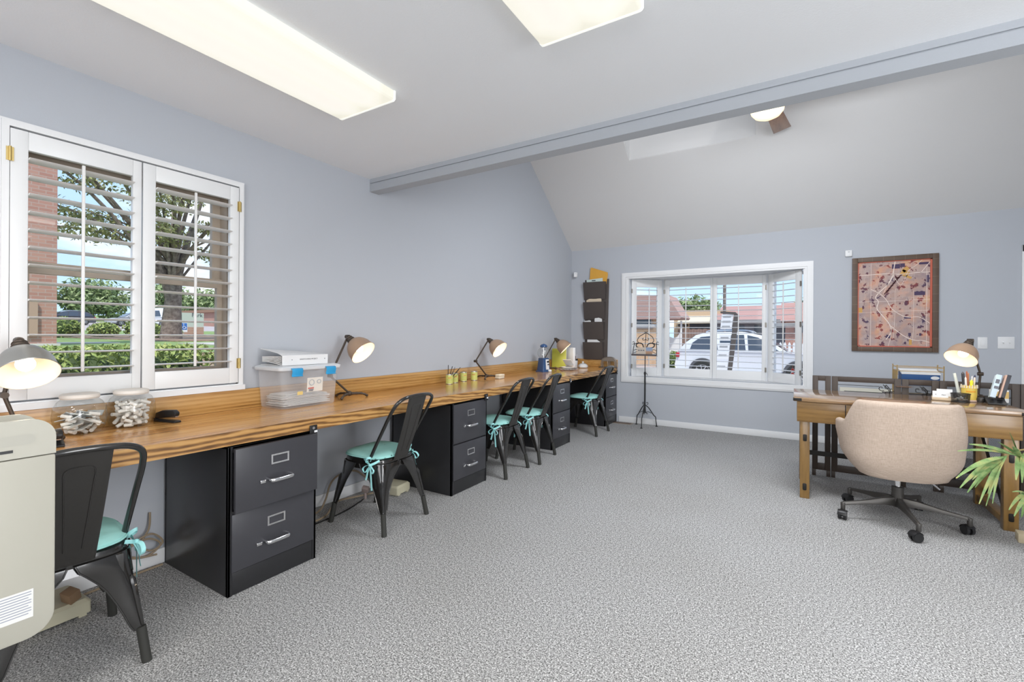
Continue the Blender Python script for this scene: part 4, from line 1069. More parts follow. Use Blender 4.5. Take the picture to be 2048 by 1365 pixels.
cord('coiled tan power cord hanging between nearest chair and first cabinet', [(-2.955, 1.10, .30), (-2.94, 1.09, .22), (-2.93, 1.05, .15), (-2.93, 1.10, .10), (-2.93, 1.15, .13), (-2.93, 1.10, .19), (-2.93, 1.02, .17), (-2.93, 1.00, .11), (-2.93, 1.08, .08), (-2.93, 1.14, .12), (-2.93, 1.08, .17), (-2.93, .98, .14), (-2.93, 1.02, .09), (-2.92, 1.12, .075)], .005, M_TANCORD)
cord('tan power cord lying along the baseboard near the first cabinet', [(-2.93, 1.15, .006), (-2.925, 1.0, .006), (-2.91, .85, .006), (-2.89, .72, .006)], .006, M_TANCORD)
cord('thin black cord hanging behind the second chair', [(-2.955, 1.98, .72), (-2.955, 2.0, .55), (-2.955, 2.01, .40), (-2.955, 1.97, .28), (-2.95, 1.86, .20), (-2.95, 1.72, .14)], .004, M_BLK)
cord('tan power cord looped high against the wall behind second chair', [(-2.90, 1.68, .01), (-2.86, 1.9, .008), (-2.86, 2.06, .01), (-2.90, 2.15, .06), (-2.93, 2.22, .16), (-2.94, 2.32, .20), (-2.93, 2.45, .19), (-2.90, 2.56, .09)], .007, M_TANCORD)
cord('tan power cord winding over the carpet behind second chair', [(-2.80, 1.66, .008), (-2.75, 1.80, .008), (-2.735, 1.93, .008), (-2.76, 2.05, .008), (-2.82, 2.14, .02), (-2.86, 2.24, .035), (-2.83, 2.38, .03), (-2.80, 2.56, .02)], .007, M_TANCORD)
cord('black cord curving over the carpet behind second chair', [(-2.69, 1.66, .006), (-2.69, 1.80, .006), (-2.70, 1.92, .006), (-2.71, 2.10, .006), (-2.74, 2.25, .006), (-2.79, 2.40, .01)], .005, M_BLK)
M_VENT = mat('brown_floor_vent', (.16, .11, .08), .5, .3)
t = thing('floor_vent', 'brown floor vent in the carpet below the far wall', 'floor vent', (-2.12, 6.50, 0), 0)
m = MB(); m.bb((-.15, -.055, 0), (.15, .055, .004)); m.build('frame', mat('tan_vent_rim', (.38, .31, .25), .5), t)
m = MB(); 
for k in range(14): m.bb((-.13 + .019 * k, -.04, .004), (-.121 + .019 * k, .04, .007))
m.bb((-.135, -.042, .0035), (.135, .042, .0048)); m.build('slats', M_VENT, t)

# ================================================================== ON THE WALLS
t = thing('wall_file_organizer', 'tall charcoal wall organizer with four pockets beside the bay window', 'wall organizer', (-2.575, YF, .90), 0)
m = MB(); m.prism([(-.167, 0), (.190, 0), (.212, 1.21), (-.167, 1.21)], 'y', -.014, -.001); m.build('back_panel', M_ORG, t, bevel=.003)
pk = [.0, .305, .605, .905]
for k, z in enumerate(pk):
    zt = z + .262 - .006 * k * 0; w0, w1 = -.172, .135 + .012 * k
    m = MB()
    def fr(u, v_): return (w0 + (w1 - w0) * u + .004 * math.sin(5 * u) * v_, -.030 - .055 * v_ - .006 * math.sin(PI * u), z + (zt - z) * v_)
    m.sheet(fr, 10, 8, .004)
    m.add([(w1, -.030, z), (w1, -.014, z), (w1 + .006, -.014, zt), (w1 + .002, -.085, zt), (w1 - .004, -.030, z), (w1 - .004, -.014, z), (w1 + .002, -.014, zt), (w1 - .002, -.085, zt)], [(0, 1, 2, 3), (7, 6, 5, 4), (0, 3, 7, 4), (1, 0, 4, 5), (2, 1, 5, 6), (3, 2, 6, 7)])
    m.add([(w0, -.030, z), (w0, -.014, z), (w0, -.014, zt), (w0, -.085, zt), (w0 + .004, -.030, z), (w0 + .004, -.014, z), (w0 + .004, -.014, zt), (w0 + .004, -.085, zt)], [(0, 1, 2, 3), (7, 6, 5, 4), (0, 3, 7, 4), (1, 0, 4, 5), (2, 1, 5, 6), (3, 2, 6, 7)])
    m.bb((w0, -.034, z), (w1, -.012, z + .004))
    m.build('pocket', M_ORG, t, smooth=True)
def card(name, label, cat, pts, y, th, mt, tilt=0):
    m = MB(); m.prism(pts, 'y', -th / 2, th / 2); o = m.build(name, mt); o.location = (-2.575, YF + y, .90); o.rotation_euler = (tilt, 0, 0)
    return tag(o, label, cat)
card('amber_folder', 'amber yellow envelope folder sticking up from the top pocket', 'folder', [(-.095, 1.10), (.170, 1.10), (.200, 1.27), (.195, 1.305), (-.06, 1.395), (-.075, 1.38)], -.028, .006, M_ORANGE)
o = card('mint_folder', 'pale mint folder with a dark slot in the top pocket', 'folder', [(-.130, .98), (.125, .98), (.125, 1.225), (-.130, 1.205)], -.046, .006, M_MINT)
m = MB(); m.bb((-.045, -.0045, 1.185), (.015, -.0032, 1.197)); m.build('slot', M_BLK, o)
card('manila_folder', 'manila folder in the second pocket of the wall organizer', 'folder', [(-.135, .65), (.105, .65), (.105, .905), (.095, .918), (-.09, .918), (-.135, .895)], -.036, .008, M_MANILA)
card('white_envelope', 'white papers at the left of the third pocket', 'paper', [(-.165, .40), (-.060, .40), (-.060, .585), (-.085, .595), (-.120, .587), (-.165, .583)], -.040, .006, M_PAPER)
card('white_envelope', 'curled white papers at the right of the third pocket', 'paper', [(.0, .36), (.115, .36), (.115, .612), (.06, .632), (.012, .640), (.0, .61)], -.036, .012, M_PAPER)
card('white_envelope', 'white papers in the lowest pocket of the wall organizer', 'paper', [(-.115, .06), (.085, .06), (.085, .268), (.035, .300), (-.115, .300)], -.036, .008, M_PAPER)

def sensor(label, loc, d, rot):
    t = thing('motion_sensor', label, 'sensor', loc, rot)
    m = MB(); m.bb((-d[0] / 2, -d[1], -d[2] / 2), (d[0] / 2, 0, d[2] / 2)); m.build('case', M_WHT, t, bevel=.008, bseg=3)
    m = MB(); m.bb((-.008, -d[1] - .001, .012), (.008, -d[1], .02)); m.build('indicator', mat('grey_lens', (.4, .42, .45), .4), t)
sensor('small white motion sensor in the corner by the wall organizer', (-2.905, 6.585, 2.195), (.055, .05, .075), math.radians(40))
sensor('small white sensor on the far wall above the map picture', (.529, YF, 2.235), (.068, .03, .075), 0)

# ---------------------------------------------------------------- framed map
t = thing('framed_map', 'red and orange city map print in a wide brown frame on the far wall', 'picture', (.938, YF, 1.638), 0)
fw_, fh_ = .375, .534; b_ = .052
M_PF = mat('brown_woven_frame', (.10, .065, .045), .5); v = coords(M_PF, (1, 1, 1)); N, L, bb_ = nodes(M_PF)
br = N.new('ShaderNodeTexBrick'); br.inputs['Scale'].default_value = 1; br.inputs['Brick Width'].default_value = .095; br.inputs['Row Height'].default_value = .095; br.inputs['Mortar Size'].default_value = .0018; br.offset = 0
sp_ = N.new('ShaderNodeSeparateXYZ'); cb_ = N.new('ShaderNodeCombineXYZ'); L.new(v, sp_.inputs[0]); L.new(sp_.outputs['X'], cb_.inputs['X']); L.new(sp_.outputs['Z'], cb_.inputs['Y']); L.new(cb_.outputs[0], br.inputs['Vector'])
br.inputs['Color1'].default_value = (.095, .06, .042, 1); br.inputs['Color2'].default_value = (.12, .078, .052, 1); br.inputs['Mortar'].default_value = (.19, .13, .09, 1); L.new(br.outputs['Color'], bb_.inputs['Base Color'])
m = MB()
m.bb((-fw_, -.032, -fh_), (-fw_ + b_, 0, fh_)); m.bb((fw_ - b_, -.032, -fh_), (fw_, 0, fh_)); m.bb((-fw_ + b_, -.032, fh_ - b_), (fw_ - b_, 0, fh_)); m.bb((-fw_ + b_, -.032, -fh_), (fw_ - b_, 0, -fh_ + b_))
m.build('frame', M_PF, t, bevel=.003)
M_RED = mat('red_liner', (.55, .12, .07), .5)
iw, ih = fw_ - b_, fh_ - b_
m = MB(); m.bb((-iw, -.020, -ih), (-iw + .010, -.006, ih)); m.bb((iw - .016, -.020, -ih), (iw, -.006, ih)); m.bb((-iw, -.020, ih - .008), (iw, -.006, ih)); m.bb((-iw, -.020, -ih), (iw, -.006, -ih + .010)); m.build('liner', M_RED, t)
# printed map: colour patches + fine street grid
M_MAP = mat('map_print', (.5, .3, .2), .55)
N, L, bb_ = nodes(M_MAP); v = coords(M_MAP)
na = noise(M_MAP, v, 5.5, 3, .6); nb = noise(M_MAP, v, 14, 4, .65)
base = ramp(M_MAP, na, [(.30, (.20, .12, .15)), (.42, (.30, .19, .18)), (.52, (.38, .21, .16)), (.60, (.55, .22, .12)), (.70, (.62, .30, .08))])
dark = ramp(M_MAP, nb, [(.565, (0, 0, 0)), (.59, (1, 1, 1))], 'LINEAR')
dcol = ramp(M_MAP, na, [(.35, (.05, .035, .09)), (.5, (.12, .03, .05)), (.6, (.28, .05, .04))])
base = mixc(M_MAP, dark, base, dcol)
sp_ = N.new('ShaderNodeSeparateXYZ'); L.new(v, sp_.inputs[0])
def lines(out, period, width):
    f = math_(M_MAP, 'FRACT', math_(M_MAP, 'ADD', math_(M_MAP, 'DIVIDE', out, period), 50))
    return math_(M_MAP, 'LESS_THAN', f, width)
gx = lines(sp_.outputs['X'], .0125, .30); gz = lines(sp_.outputs['Z'], .0085, .36)
gmask = ramp(M_MAP, noise(M_MAP, v, 7, 1), [(.47, (0, 0, 0)), (.50, (1, 1, 1))])
gm = math_(M_MAP, 'MAXIMUM', gz, math_(M_MAP, 'MULTIPLY', gx, gmask))
ndark = math_(M_MAP, 'SUBTRACT', 1.0, dark)
gm = math_(M_MAP, 'MULTIPLY', math_(M_MAP, 'MULTIPLY', gm, ndark), .70)
base = mixc(M_MAP, gm, base, (.66, .56, .52))
setc(M_MAP, base)
m = MB(); m.bb((-iw, -.008, -ih), (iw, -.004, ih)); pr_ = m.build('print', M_MAP, t)
def MP(u, v_): return ((u * 2 - 1) * (iw - .006), -.0085, (v_ * 2 - 1) * (ih - .008))
def road(pts, w, nm, mt): 
    m = MB(); P = smoothpath([MP(u, 1 - v_) for u, v_ in pts], 5); m.tube(P, 0, 4, rs=[(w, .0006)] * len(P), flat=(0, 0, 0.001) if False else None)
    return P
M_ROAD = mat('map_road', (.80, .68, .62), .6)
def ribbon(mm, pts, w, y=-.0092):
    P = [Vector(MP(u, 1 - v_)) for u, v_ in pts]; P = smoothpath(P, 5)
    vs = []; fs = []
    for i, p in enumerate(P):
        d = (P[min(i + 1, len(P) - 1)] - P[max(i - 1, 0)]).normalized(); n = Vector((-d.z, 0, d.x)) * w
        vs += [(p.x + n.x, y, p.z + n.z), (p.x - n.x, y, p.z - n.z)]
    for i in range(len(P) - 1): fs.append((2 * i, 2 * i + 1, 2 * i + 3, 2 * i + 2))
    mm.add(vs, fs)
m = MB()
ribbon(m, [(.52, .0), (.50, .10), (.49, .17), (.42, .27), (.30, .36), (.25, .42), (.29, .47), (.27, .55), (.33, .62), (.43, .72), (.47, .80), (.45, .86), (.40, .92)], .0038)
ribbon(m, [(.0, .15), (.2, .145), (.4, .14), (.6, .155), (.8, .145), (1, .145)], .0028)
ribbon(m, [(.18, .32), (.30, .37), (.40, .45), (.48, .56), (.62, .64), (.72, .66), (.85, .66), (1, .74)], .0028)
ribbon(m, [(.46, .76), (.55, .82), (.65, .88), (.78, .925), (.90, .93), (1, .955)], .0034)
ribbon(m, [(.185, 0), (.183, .5), (.18, 1)], .0016); ribbon(m, [(.52, .32), (.52, .6), (.50, .9)], .0014); ribbon(m, [(.94, .1), (.94, .5), (.94, 1)], .0018); ribbon(m, [(0, .47), (.5, .465), (1, .455)], .0016); ribbon(m, [(0, .60), (.5, .59), (1, .58)], .0014)
ribbon(m, [(.50, .17), (.60, .28), (.70, .12), (.80, .06), (.88, .0)], .0018); ribbon(m, [(.86, .15), (.93, .08), (1, .01)], .0028); ribbon(m, [(.47, .80), (.46, .9), (.43, 1)], .0016); ribbon(m, [(.77, .35), (.77, .7), (.76, .95)], .0012); ribbon(m, [(.48, .17), (.40, .30), (.36, .38)], .0018)
m.build('roads', M_ROAD, pr_)
def patch(u, v_, a, b_, rot=0):
    c_ = MP(u, 1 - v_); R = Matrix.Rotation(rot, 3, 'Y')
    m.add([(Vector((c_[0], -.0089, c_[2])) + R @ Vector((x, 0, z))) for x, z in ((-a, -b_), (a, -b_), (a, b_), (-a, b_))], [(0, 1, 2, 3)])
M_PARK = mat('map_purple', (.06, .035, .09), .6)
for q in ((.53, .06, .035, .025), (.62, .05, .02, .02), (.90, .04, .04, .012), (.95, .22, .012, .04), (.85, .385, .045, .020), (.69, .665, .03, .010), (.43, .885, .02, .018, .2), (.72, .86, .012, .018), (.86, .86, .009, .014)):
    m = MB(); patch(*q); m.build('park_patch', M_PARK, pr_)
m = MB(); patch(.65, .145, .035, .03, .6); patch(.66, .10, .03, .02, -.7); patch(.70, .19, .03, .012, .5); patch(.73, .95, .012, .03); patch(.03, .57, .02, .03); m.build('centre_patch', mat('map_amber', (.58, .33, .09), .6), pr_)
m = MB(); 
for q in range(7): patch(.40 + .03 * q, .36 - .030 * q, .006, .03, .75)
patch(.53, .19, .015, .012, .7); m.build('rail_blocks', mat('map_maroon', (.09, .02, .025), .6), pr_)

def switch(label, x0, x1, z0, z1, kind):
    cx_, cz = (x0 + x1) / 2, (z0 + z1) / 2
    t = thing('light_switch', label, 'switch', (cx_, YF, cz), 0)
    m = MB(); m.bb((x0 - cx_, -.006, z0 - cz), (x1 - cx_, 0, z1 - cz)); m.build('cover_plate', M_WHT, t, bevel=.002)
    if kind == 1:
        m = MB(); m.bb((-.014, -.010, -.030), (.014, -.005, .030)); m.build('rocker', M_TRIM, t, bevel=.002)
    else:
        for s_ in (-1, 1): m = MB(); m.box((s_ * .024, -.011, .002), (.009, .018, .014), (.5, 0, 0)); m.build('toggle', M_TRIM, t, bevel=.002)
switch('single white rocker switch plate on the far wall', 1.621, 1.695, 1.152, 1.272, 1)
switch('double white toggle switch plate next to the door casing', 1.770, 1.892, 1.155, 1.277, 2)

# ================================================================== MUSIC STAND
t = thing('music_stand', 'ornate black wrought iron music stand before the bay window', 'music stand', (-1.775, 6.445, 0), 0)
m = MB(); m.cyl((0, 0, .19), (0, 0, .72), .0115, 12); m.sph((0, 0, .74), .018, 12, 8); m.cyl((0, 0, .72), (0, 0, .76), .015, 12); m.cyl((0, 0, .76), (0, 0, 1.01), .0065, 10); m.tube([(0, 0, .74), (.03, -.005, .735), (.035, -.005, .71)], .004, 6); m.cyl((0, 0, .19), (0, 0, .30), .017, 10, .012); m.build('pole', M_IRON, t, smooth=True)
for a in (-PI / 2, PI * .83, PI * .17):
    d = Vector((math.cos(a), math.sin(a), 0)); m = MB(); z = Vector((0, 0, 1))
    m.tube(smoothpath([d * .006 + z * .30, d * .05 + z * .262, d * .095 + z * .20, d * .125 + z * .155, d * .150 + z * .13, d * .155 + z * .08, d * .165 + z * .012], 5), .0065, 8)
    m.tube(spiral(d * .028 + z * .325, .004, .022, 0, 4.6, 14, -d, z), .004, 6)
    m.tube(smoothpath([d * .015 + z * .195, d * .05 + z * .205, d * .09 + z * .185], 4), .004, 6); m.tube(spiral(d * .035 + z * .185, .004, .02, 0, 5, 14, d, -z), .0035, 6)
    m.cyl(d * .165, d * .165 + z * .008, .016, 12); m.sph(d * .165 + z * .014, .008, 8, 5)
    m.build('leg', M_IRON, t, smooth=True)
m = MB(); T = .22; o_ = Vector((0, -.03, 1.0)); ux = Vector((1, 0, 0)); uz = Vector((0, math.sin(T), math.cos(T)))
def sp3(x, z): return o_ + ux * x + uz * z
m.tube(smoothpath([sp3(-.165, 0), sp3(-.160, .10), sp3(-.150, .155)], 4), .005, 6); m.tube(smoothpath([sp3(.165, 0), sp3(.160, .10), sp3(.150, .155)], 4), .005, 6)
m.tube(smoothpath([sp3(-.16, .15), sp3(-.10, .17), sp3(-.115, .20), sp3(-.09, .255), sp3(-.04, .29), sp3(0, .312), sp3(.04, .29), sp3(.09, .255), sp3(.115, .20), sp3(.10, .17), sp3(.16, .15)], 5), .005, 6)
for s_ in (-1, 1):
    m.tube(spiral(sp3(s_ * .172, .172), .004, .026, 0, 5.2, 16, ux * s_, uz), .0042, 6)
    m.tube(spiral(sp3(s_ * .028, .228), .004, .030, 1.0, 6.6, 18, ux * -s_, uz), .0042, 6)
    m.tube(spiral(sp3(s_ * .016, .318), .003, .018, 0, 4.8, 12, ux * s_, uz), .0036, 6)
    m.tube(smoothpath([sp3(s_ * .02, .10), sp3(s_ * .04, .15), sp3(s_ * .085, .165), sp3(s_ * .125, .145), sp3(s_ * .115, .11), sp3(s_ * .08, .10)], 5), .0075, 6)
    m.tube(smoothpath([sp3(s_ * .155, .06), sp3(s_ * .12, .075), sp3(s_ * .10, .05), sp3(s_ * .155, .02)], 4), .0036, 6)
m.tube([sp3(0, 0), sp3(0, .30)], .0042, 6)
m.build('scroll_desk', M_IRON, t, smooth=True)
m = MB(); m.bb((-.175, -.06, .985), (.175, -.015, .992)); m.bb((-.175, -.062, .985), (.175, -.057, 1.010)); m.build('tray', mat('pewter_tray', (.13, .12, .13), .4, .5), t)
for (x, lb_, mt_, w_) in ((-.045, 'beige postcard with dark print on the music stand tray', mat('beige_card', (.50, .44, .38), .6), .062), (.062, 'small landscape photo card on the music stand tray', mat('photo_card', (.4, .35, .3), .5), .046)):
    m = MB(); m.box((0, 0, .055), (w_ * 1.9, .003, .11)); o = m.build('postcard', mt_); o.location = (-1.775 + x, 6.445 - .042, .994); o.rotation_euler = (-.18, 0, 0); tag(o, lb_, 'card')
    if x < 0:
        m = MB()
        for k in range(3): m.bb((-.045 + .032 * k, -.0022, .060), (-.022 + .032 * k, -.0016, .075))
        m.build('print', M_TXT, o)
    else:
        mt_.node_tree.nodes; v = coords(mt_); sp_ = mt_.node_tree.nodes.new('ShaderNodeSeparateXYZ'); mt_.node_tree.links.new(v, sp_.inputs[0])
        setc(mt_, ramp(mt_, math_(mt_, 'MULTIPLY', sp_.outputs['Z'], 9), [(0, (.25, .18, .12)), (.45, (.42, .25, .16)), (.6, (.28, .33, .42)), (.9, (.22, .30, .45))]))

# ================================================================== RIGHT DESK
RX0, RX1, RYF, RYB, RT = -.006, 1.305, 4.25, 4.975, .790
t = thing('writing_desk', 'honey brown trestle writing desk with black iron corner plates', 'desk', ((RX0 + RX1) / 2, (RYF + RYB) / 2, 0))
cx_, cy_ = (RX0 + RX1) / 2, (RYF + RYB) / 2
def L3(x, y, z): return (x - cx_, y - cy_, z)
m = MB(); m.bb(L3(RX0, RYF, .760), L3(RX1, RYB, RT)); m.build('tabletop', M_RTOP, t, bevel=.004)
m = MB(); m.bb(L3(RX0 + .024, RYF + .022, .600), L3(RX1 - .043, RYB - .02, .757)); m.build('apron', M_RDESK, t, bevel=.003)
m = MB(); m.bb(L3(.334, RYF + .018, .604), L3(.92, RYF + .0235, .750)); m.build('drawer', M_RDESK, t, bevel=.002)
m = MB(); m.bb(L3(.326, RYF + .0205, .602), L3(.331, RYF + .0225, .752)); m.bb(L3(.923, RYF + .0205, .602), L3(.928, RYF + .0225, .752)); m.build('drawer_gap', M_DARKHOLE, t)
for x0_, x1_ in ((.040, .104), (1.178, 1.250)):
    for (ya, yb) in ((4.282, 4.340), (4.84, 4.90)):
        m = MB(); m.bb(L3(x0_, ya, 0), L3(x1_, yb, .602)); lg = m.build('leg', M_RLEG, t, bevel=.003)
        if ya < 4.5:
            for z in (.09, .475):
                c0 = L3((x0_ + x1_) / 2, ya - .003, z); m = MB(); pts = [(c0[0] + p[0], c0[2] + p[1]) for p in rrect(.013, .027, .008)]
                m.prism(pts, 'y', c0[1], c0[1] + .0035); pl_ = m.build('iron_plate', M_RPLATE, lg, bevel=.001)
                m = MB(); m.sph((c0[0], c0[1], c0[2] + .012), .0035, 8, 5); m.sph((c0[0], c0[1], c0[2] - .012), .0035, 8, 5); m.build('screw', M_NICK, pl_, smooth=True) if False else None
    m = MB(); m.bb(L3(x0_ + .006, 4.34, .030), L3(x1_ - .006, 4.84, .075)); m.build('side_rail', M_RLEG, t, bevel=.003)
    m = MB(); a_ = math.atan2(.46, .47)
    for s_ in (-1, 1): m.box(L3((x0_ + x1_) / 2 + .012 * s_, 4.59, .335), (.008, .035, .66), (s_ * .80, 0, 0))
    m.build('cross_brace', M_RPLATE, t)
m = MB(); m.bb(L3(.104, 4.862, .222), L3(1.178, 4.872, .262)); m.build('back_stretcher', M_RPLATE, t)
for sx_ in (0, 1):
    x_ = RX0 if sx_ == 0 else RX1; s_ = 1 if sx_ == 0 else -1
    m = MB(); m.bb(L3(x_ - .0025 * s_, RYF - .0025, .764), L3(x_ + .055 * s_, RYF, .786)); m.bb(L3(x_ - .0025 * s_, RYF - .0025, .764), L3(x_, RYF + .055, .786)); m.build('corner_plate', M_RPLATE, t, bevel=.001)

# things on the right desk
RT = RT + .0008
t = thing('card_holder', 'wooden business card holder on the right desk', 'card holder', (.965, 4.72, RT), -.15)
m = MB(); m.prism([(-.055, 0), (-.018, 0), (-.018, .022), (-.055, .014)], 'x', -.062, .062); m.prism([(-.012, 0), (.03, 0), (.03, .026), (-.012, .020)], 'x', -.062, .062); m.bb((-.062, -.02, 0), (.062, -.01, .008)); m.build('block', mat('pale_wood', (.52, .40, .27), .5), t, bevel=.002)
for k, (x, dz, lb_) in enumerate(((-.012, 0, 'front stack of white cards with grey script in the wooden holder'), (.022, .012, 'rear stack of plain white cards in the wooden holder'))):
    m = MB(); m.box((0, 0, .030), (.088, .009, .055)); o = m.build('business_cards', M_PAPER); o.location = (.960 + x, 4.700 + .052 * k, RT + .010 + dz); o.rotation_euler = (-.18, 0, -.15); tag(o, lb_, 'cards')
    if k == 0: text_obj('script', 'K     den', .017, M_TXT, o, Matrix.Translation((.0, -.0052, .030)) @ Matrix.Rotation(PI / 2, 4, 'X'), .0002)
t = thing('mesh_cup', 'short round black mesh bowl of clips on the right desk', 'mesh bowl', (1.050, 4.655, RT), 0)
M_MESH = mat('black_mesh', (.02, .02, .02), .4); v = coords(M_MESH, (1, 1, 1)); N, L, bb_ = nodes(M_MESH)
def mesh_alpha(m_, period, width, rotz=0):
    N, L, bb_ = nodes(m_); v = coords(m_, (1, 1, 1)); s = N.new('ShaderNodeSeparateXYZ'); L.new(v, s.inputs[0])
    a = math_(m_, 'ADD', s.outputs['X'], s.outputs['Z']); b_ = math_(m_, 'SUBTRACT', s.outputs['X'], s.outputs['Z'])
    fa = math_(m_, 'LESS_THAN', math_(m_, 'FRACT', math_(m_, 'ADD', math_(m_, 'DIVIDE', a, period), 90)), width)
    fb = math_(m_, 'LESS_THAN', math_(m_, 'FRACT', math_(m_, 'ADD', math_(m_, 'DIVIDE', b_, period), 90)), width)
    L.new(math_(m_, 'MAXIMUM', fa, fb), bb_.inputs['Alpha'])
mesh_alpha(M_MESH, .004, .42)
m = MB(); m.lathe([(.050, .004), (.054, .058)], 32, cap=False); m.build('mesh_wall', M_MESH, t, smooth=True)
m = MB(); m.tube([(.0545 * math.cos(a), .0545 * math.sin(a), .060) for a in [2 * PI * k / 32 for k in range(32)]], .003, 6, closed=True); m.lathe([(.001, 0), (.052, 0), (.052, .005), (.001, .005)], 32, cap=False); m.build('rim_and_base', M_BLK, t, smooth=True, angle=50)
rg = random.Random(9)
for k in range(6):
    a = k * 1.05; m = MB(); m.box((0, 0, 0), (.028, .014, .006), (rg.uniform(-.5, .5), rg.uniform(-.5, .5), rg.uniform(0, 3))); o = m.build('binder_clip', [M_CREAM, M_PAPER, M_BLK][k % 3], bevel=.002); o.location = (1.050 + .026 * math.cos(a), 4.655 + .026 * math.sin(a), RT + .018 + .012 * (k % 3)); tag(o, 'small clip in the round black mesh bowl', 'clip', 'clips in the mesh bowl')
t = thing('pencil_cup', 'yellow pencil-patterned cup of pens on the right desk', 'pencil cup', (1.118, 4.745, RT), 0)
m = MB(); m.lathe([(.001, .012), (.043, .012), (.045, .118), (.042, .118), (.041, .016), (.001, .016)], 28, cap=False); m.build('cup', mat('school_yellow', (.72, .52, .10), .45), t, smooth=True, angle=50)
m = MB(); m.lathe([(.001, 0), (.046, 0), (.048, .006), (.046, .012), (.001, .012)], 28, cap=False); m.build('base', mat('pink_base', (.70, .50, .40), .5), t, smooth=True)
m = MB()
for k in range(18): a = 2 * PI * k / 18; m.cyl((.0445 * math.cos(a), .0445 * math.sin(a), .100), (.0455 * math.cos(a), .0455 * math.sin(a), .124), .005, 6, .002)
m.build('pencil_tip_rim', M_CREAM, t)
m = MB(); m.grid(lambda u, v_: (.0462 * math.cos(-PI / 2 + (2 * u - 1) * .6), .0462 * math.sin(-PI / 2 + (2 * u - 1) * .6), .075 + .012 * (v_ - .5)), 8, 2); m.build('print', mat('orange_lettering', (.72, .34, .03), .5), t)
for k, (dx, dy, h, r_, c_, nm, lb_) in enumerate(((-.026, .010, .205, .009, (.05, .05, .055), 'marker', 'thick black marker standing in the yellow pencil cup'), (-.012, -.006, .215, .005, (.42, .13, .06), 'pencil', 'reddish brown pencil in the yellow pencil cup'), (.0, .014, .20, .004, (.5, .2, .08), 'pencil', 'orange-brown pencil in the yellow pencil cup'), (.006, -.018, .150, .010, (.85, .80, .05), 'highlighter', 'bright yellow highlighter in the yellow pencil cup'), (.022, -.008, .170, .006, (.75, .62, .5), 'pencil', 'cream pencil in the yellow pencil cup'), (.028, .014, .185, .0045, (.02, .02, .08), 'pen', 'black pen leaning right in the yellow pencil cup'), (.014, .004, .178, .005, (.7, .7, .72), 'pen', 'silver pen in the yellow pencil cup'), (-.020, -.018, .17, .006, (.8, .78, .72), 'pencil', 'white pencil in the yellow pencil cup'))):
    m = MB(); m.cyl((dx * .8, dy * .8, .02), (dx * 1.25, dy * 1.25, h), r_, 10); m.cyl((dx * 1.25, dy * 1.25, h), (dx * 1.28, dy * 1.28, h + .012), r_, 10, r_ * .3); o = m.build(nm, mat('stick_%d' % k, c_, .4), smooth=True, angle=50); o.location = (1.118, 4.745, RT); tag(o, lb_, nm)
t = thing('phone_stand', 'black slanted stand on the right desk corner', 'stand', (1.238, 4.66, RT), -.12)
m = MB(); m.prism([(-.075, 0), (.07, 0), (.07, .045), (.05, .052), (.02, .030), (-.06, .012), (-.075, .012)], 'y', -.05, .05); m.v = [Vector((p.y, p.x, p.z)) for p in m.v]; m.build('base', M_BLK, t, bevel=.003)
for k, (x, c_, lb_, w_, nm) in enumerate(((-.022, (.55, .66, .74), 'pale blue printed booklet leaning on the black stand', .030, 'booklet'), (.014, (.55, .36, .28), 'thin brown notebook leaning on the black stand', .010, 'notebook'), (.030, (.05, .05, .06), 'black remote leaning on the black stand', .020, 'remote_control'))):
    m = MB(); m.box((0, 0, .085), (w_, .055, .170)); o = m.build(nm, mat('leaner_%d' % k, c_, .5), bevel=.002); o.location = (1.238 + x, 4.655, RT + .044); o.rotation_euler = (-.22, .24, -.12); tag(o, lb_, nm.replace('_', ' '))
    if k == 0:
        m = MB(); m.box((0, -.0285, .120), (.02, .0012, .03)); m.box((.002, -.0285, .075), (.022, .0012, .02)); m.build('print', M_TXT, o)
t = thing('memo_box', 'yellow and white memo box behind the black stand', 'memo box', (1.292, 4.80, RT), 0)
m = MB(); m.box((0, 0, .045), (.095, .04, .09)); m.build('box', M_PAPER, t, bevel=.002)
m = MB(); m.box((0, -.0205, .055), (.093, .001, .05)); m.build('band', mat('amber_band', (.72, .48, .16), .5), t)
m = MB(); m.lathe([(.001, 0), (.02, 0), (.024, .01), (.022, .03), (.012, .035), (.001, .036)], 16, cap=False); o = m.build('small_dish', M_GUN, smooth=True); o.location = (1.175, 4.72, RT); tag(o, 'small dark round dish beside the black stand', 'dish')
m = MB(); m.cyl((0, 0, 0), (-.036, 0, .20), .012, 12, .009); m.lathe([(.001, 0), (.03, 0), (.03, .006), (.001, .006)], 20); o = m.build('white_tube', mat('white_tube_plastic', (.72, .76, .70), .4), smooth=True); o.location = (1.090, 4.83, RT); tag(o, 'slim white tube standing behind the yellow pencil cup', 'tube')

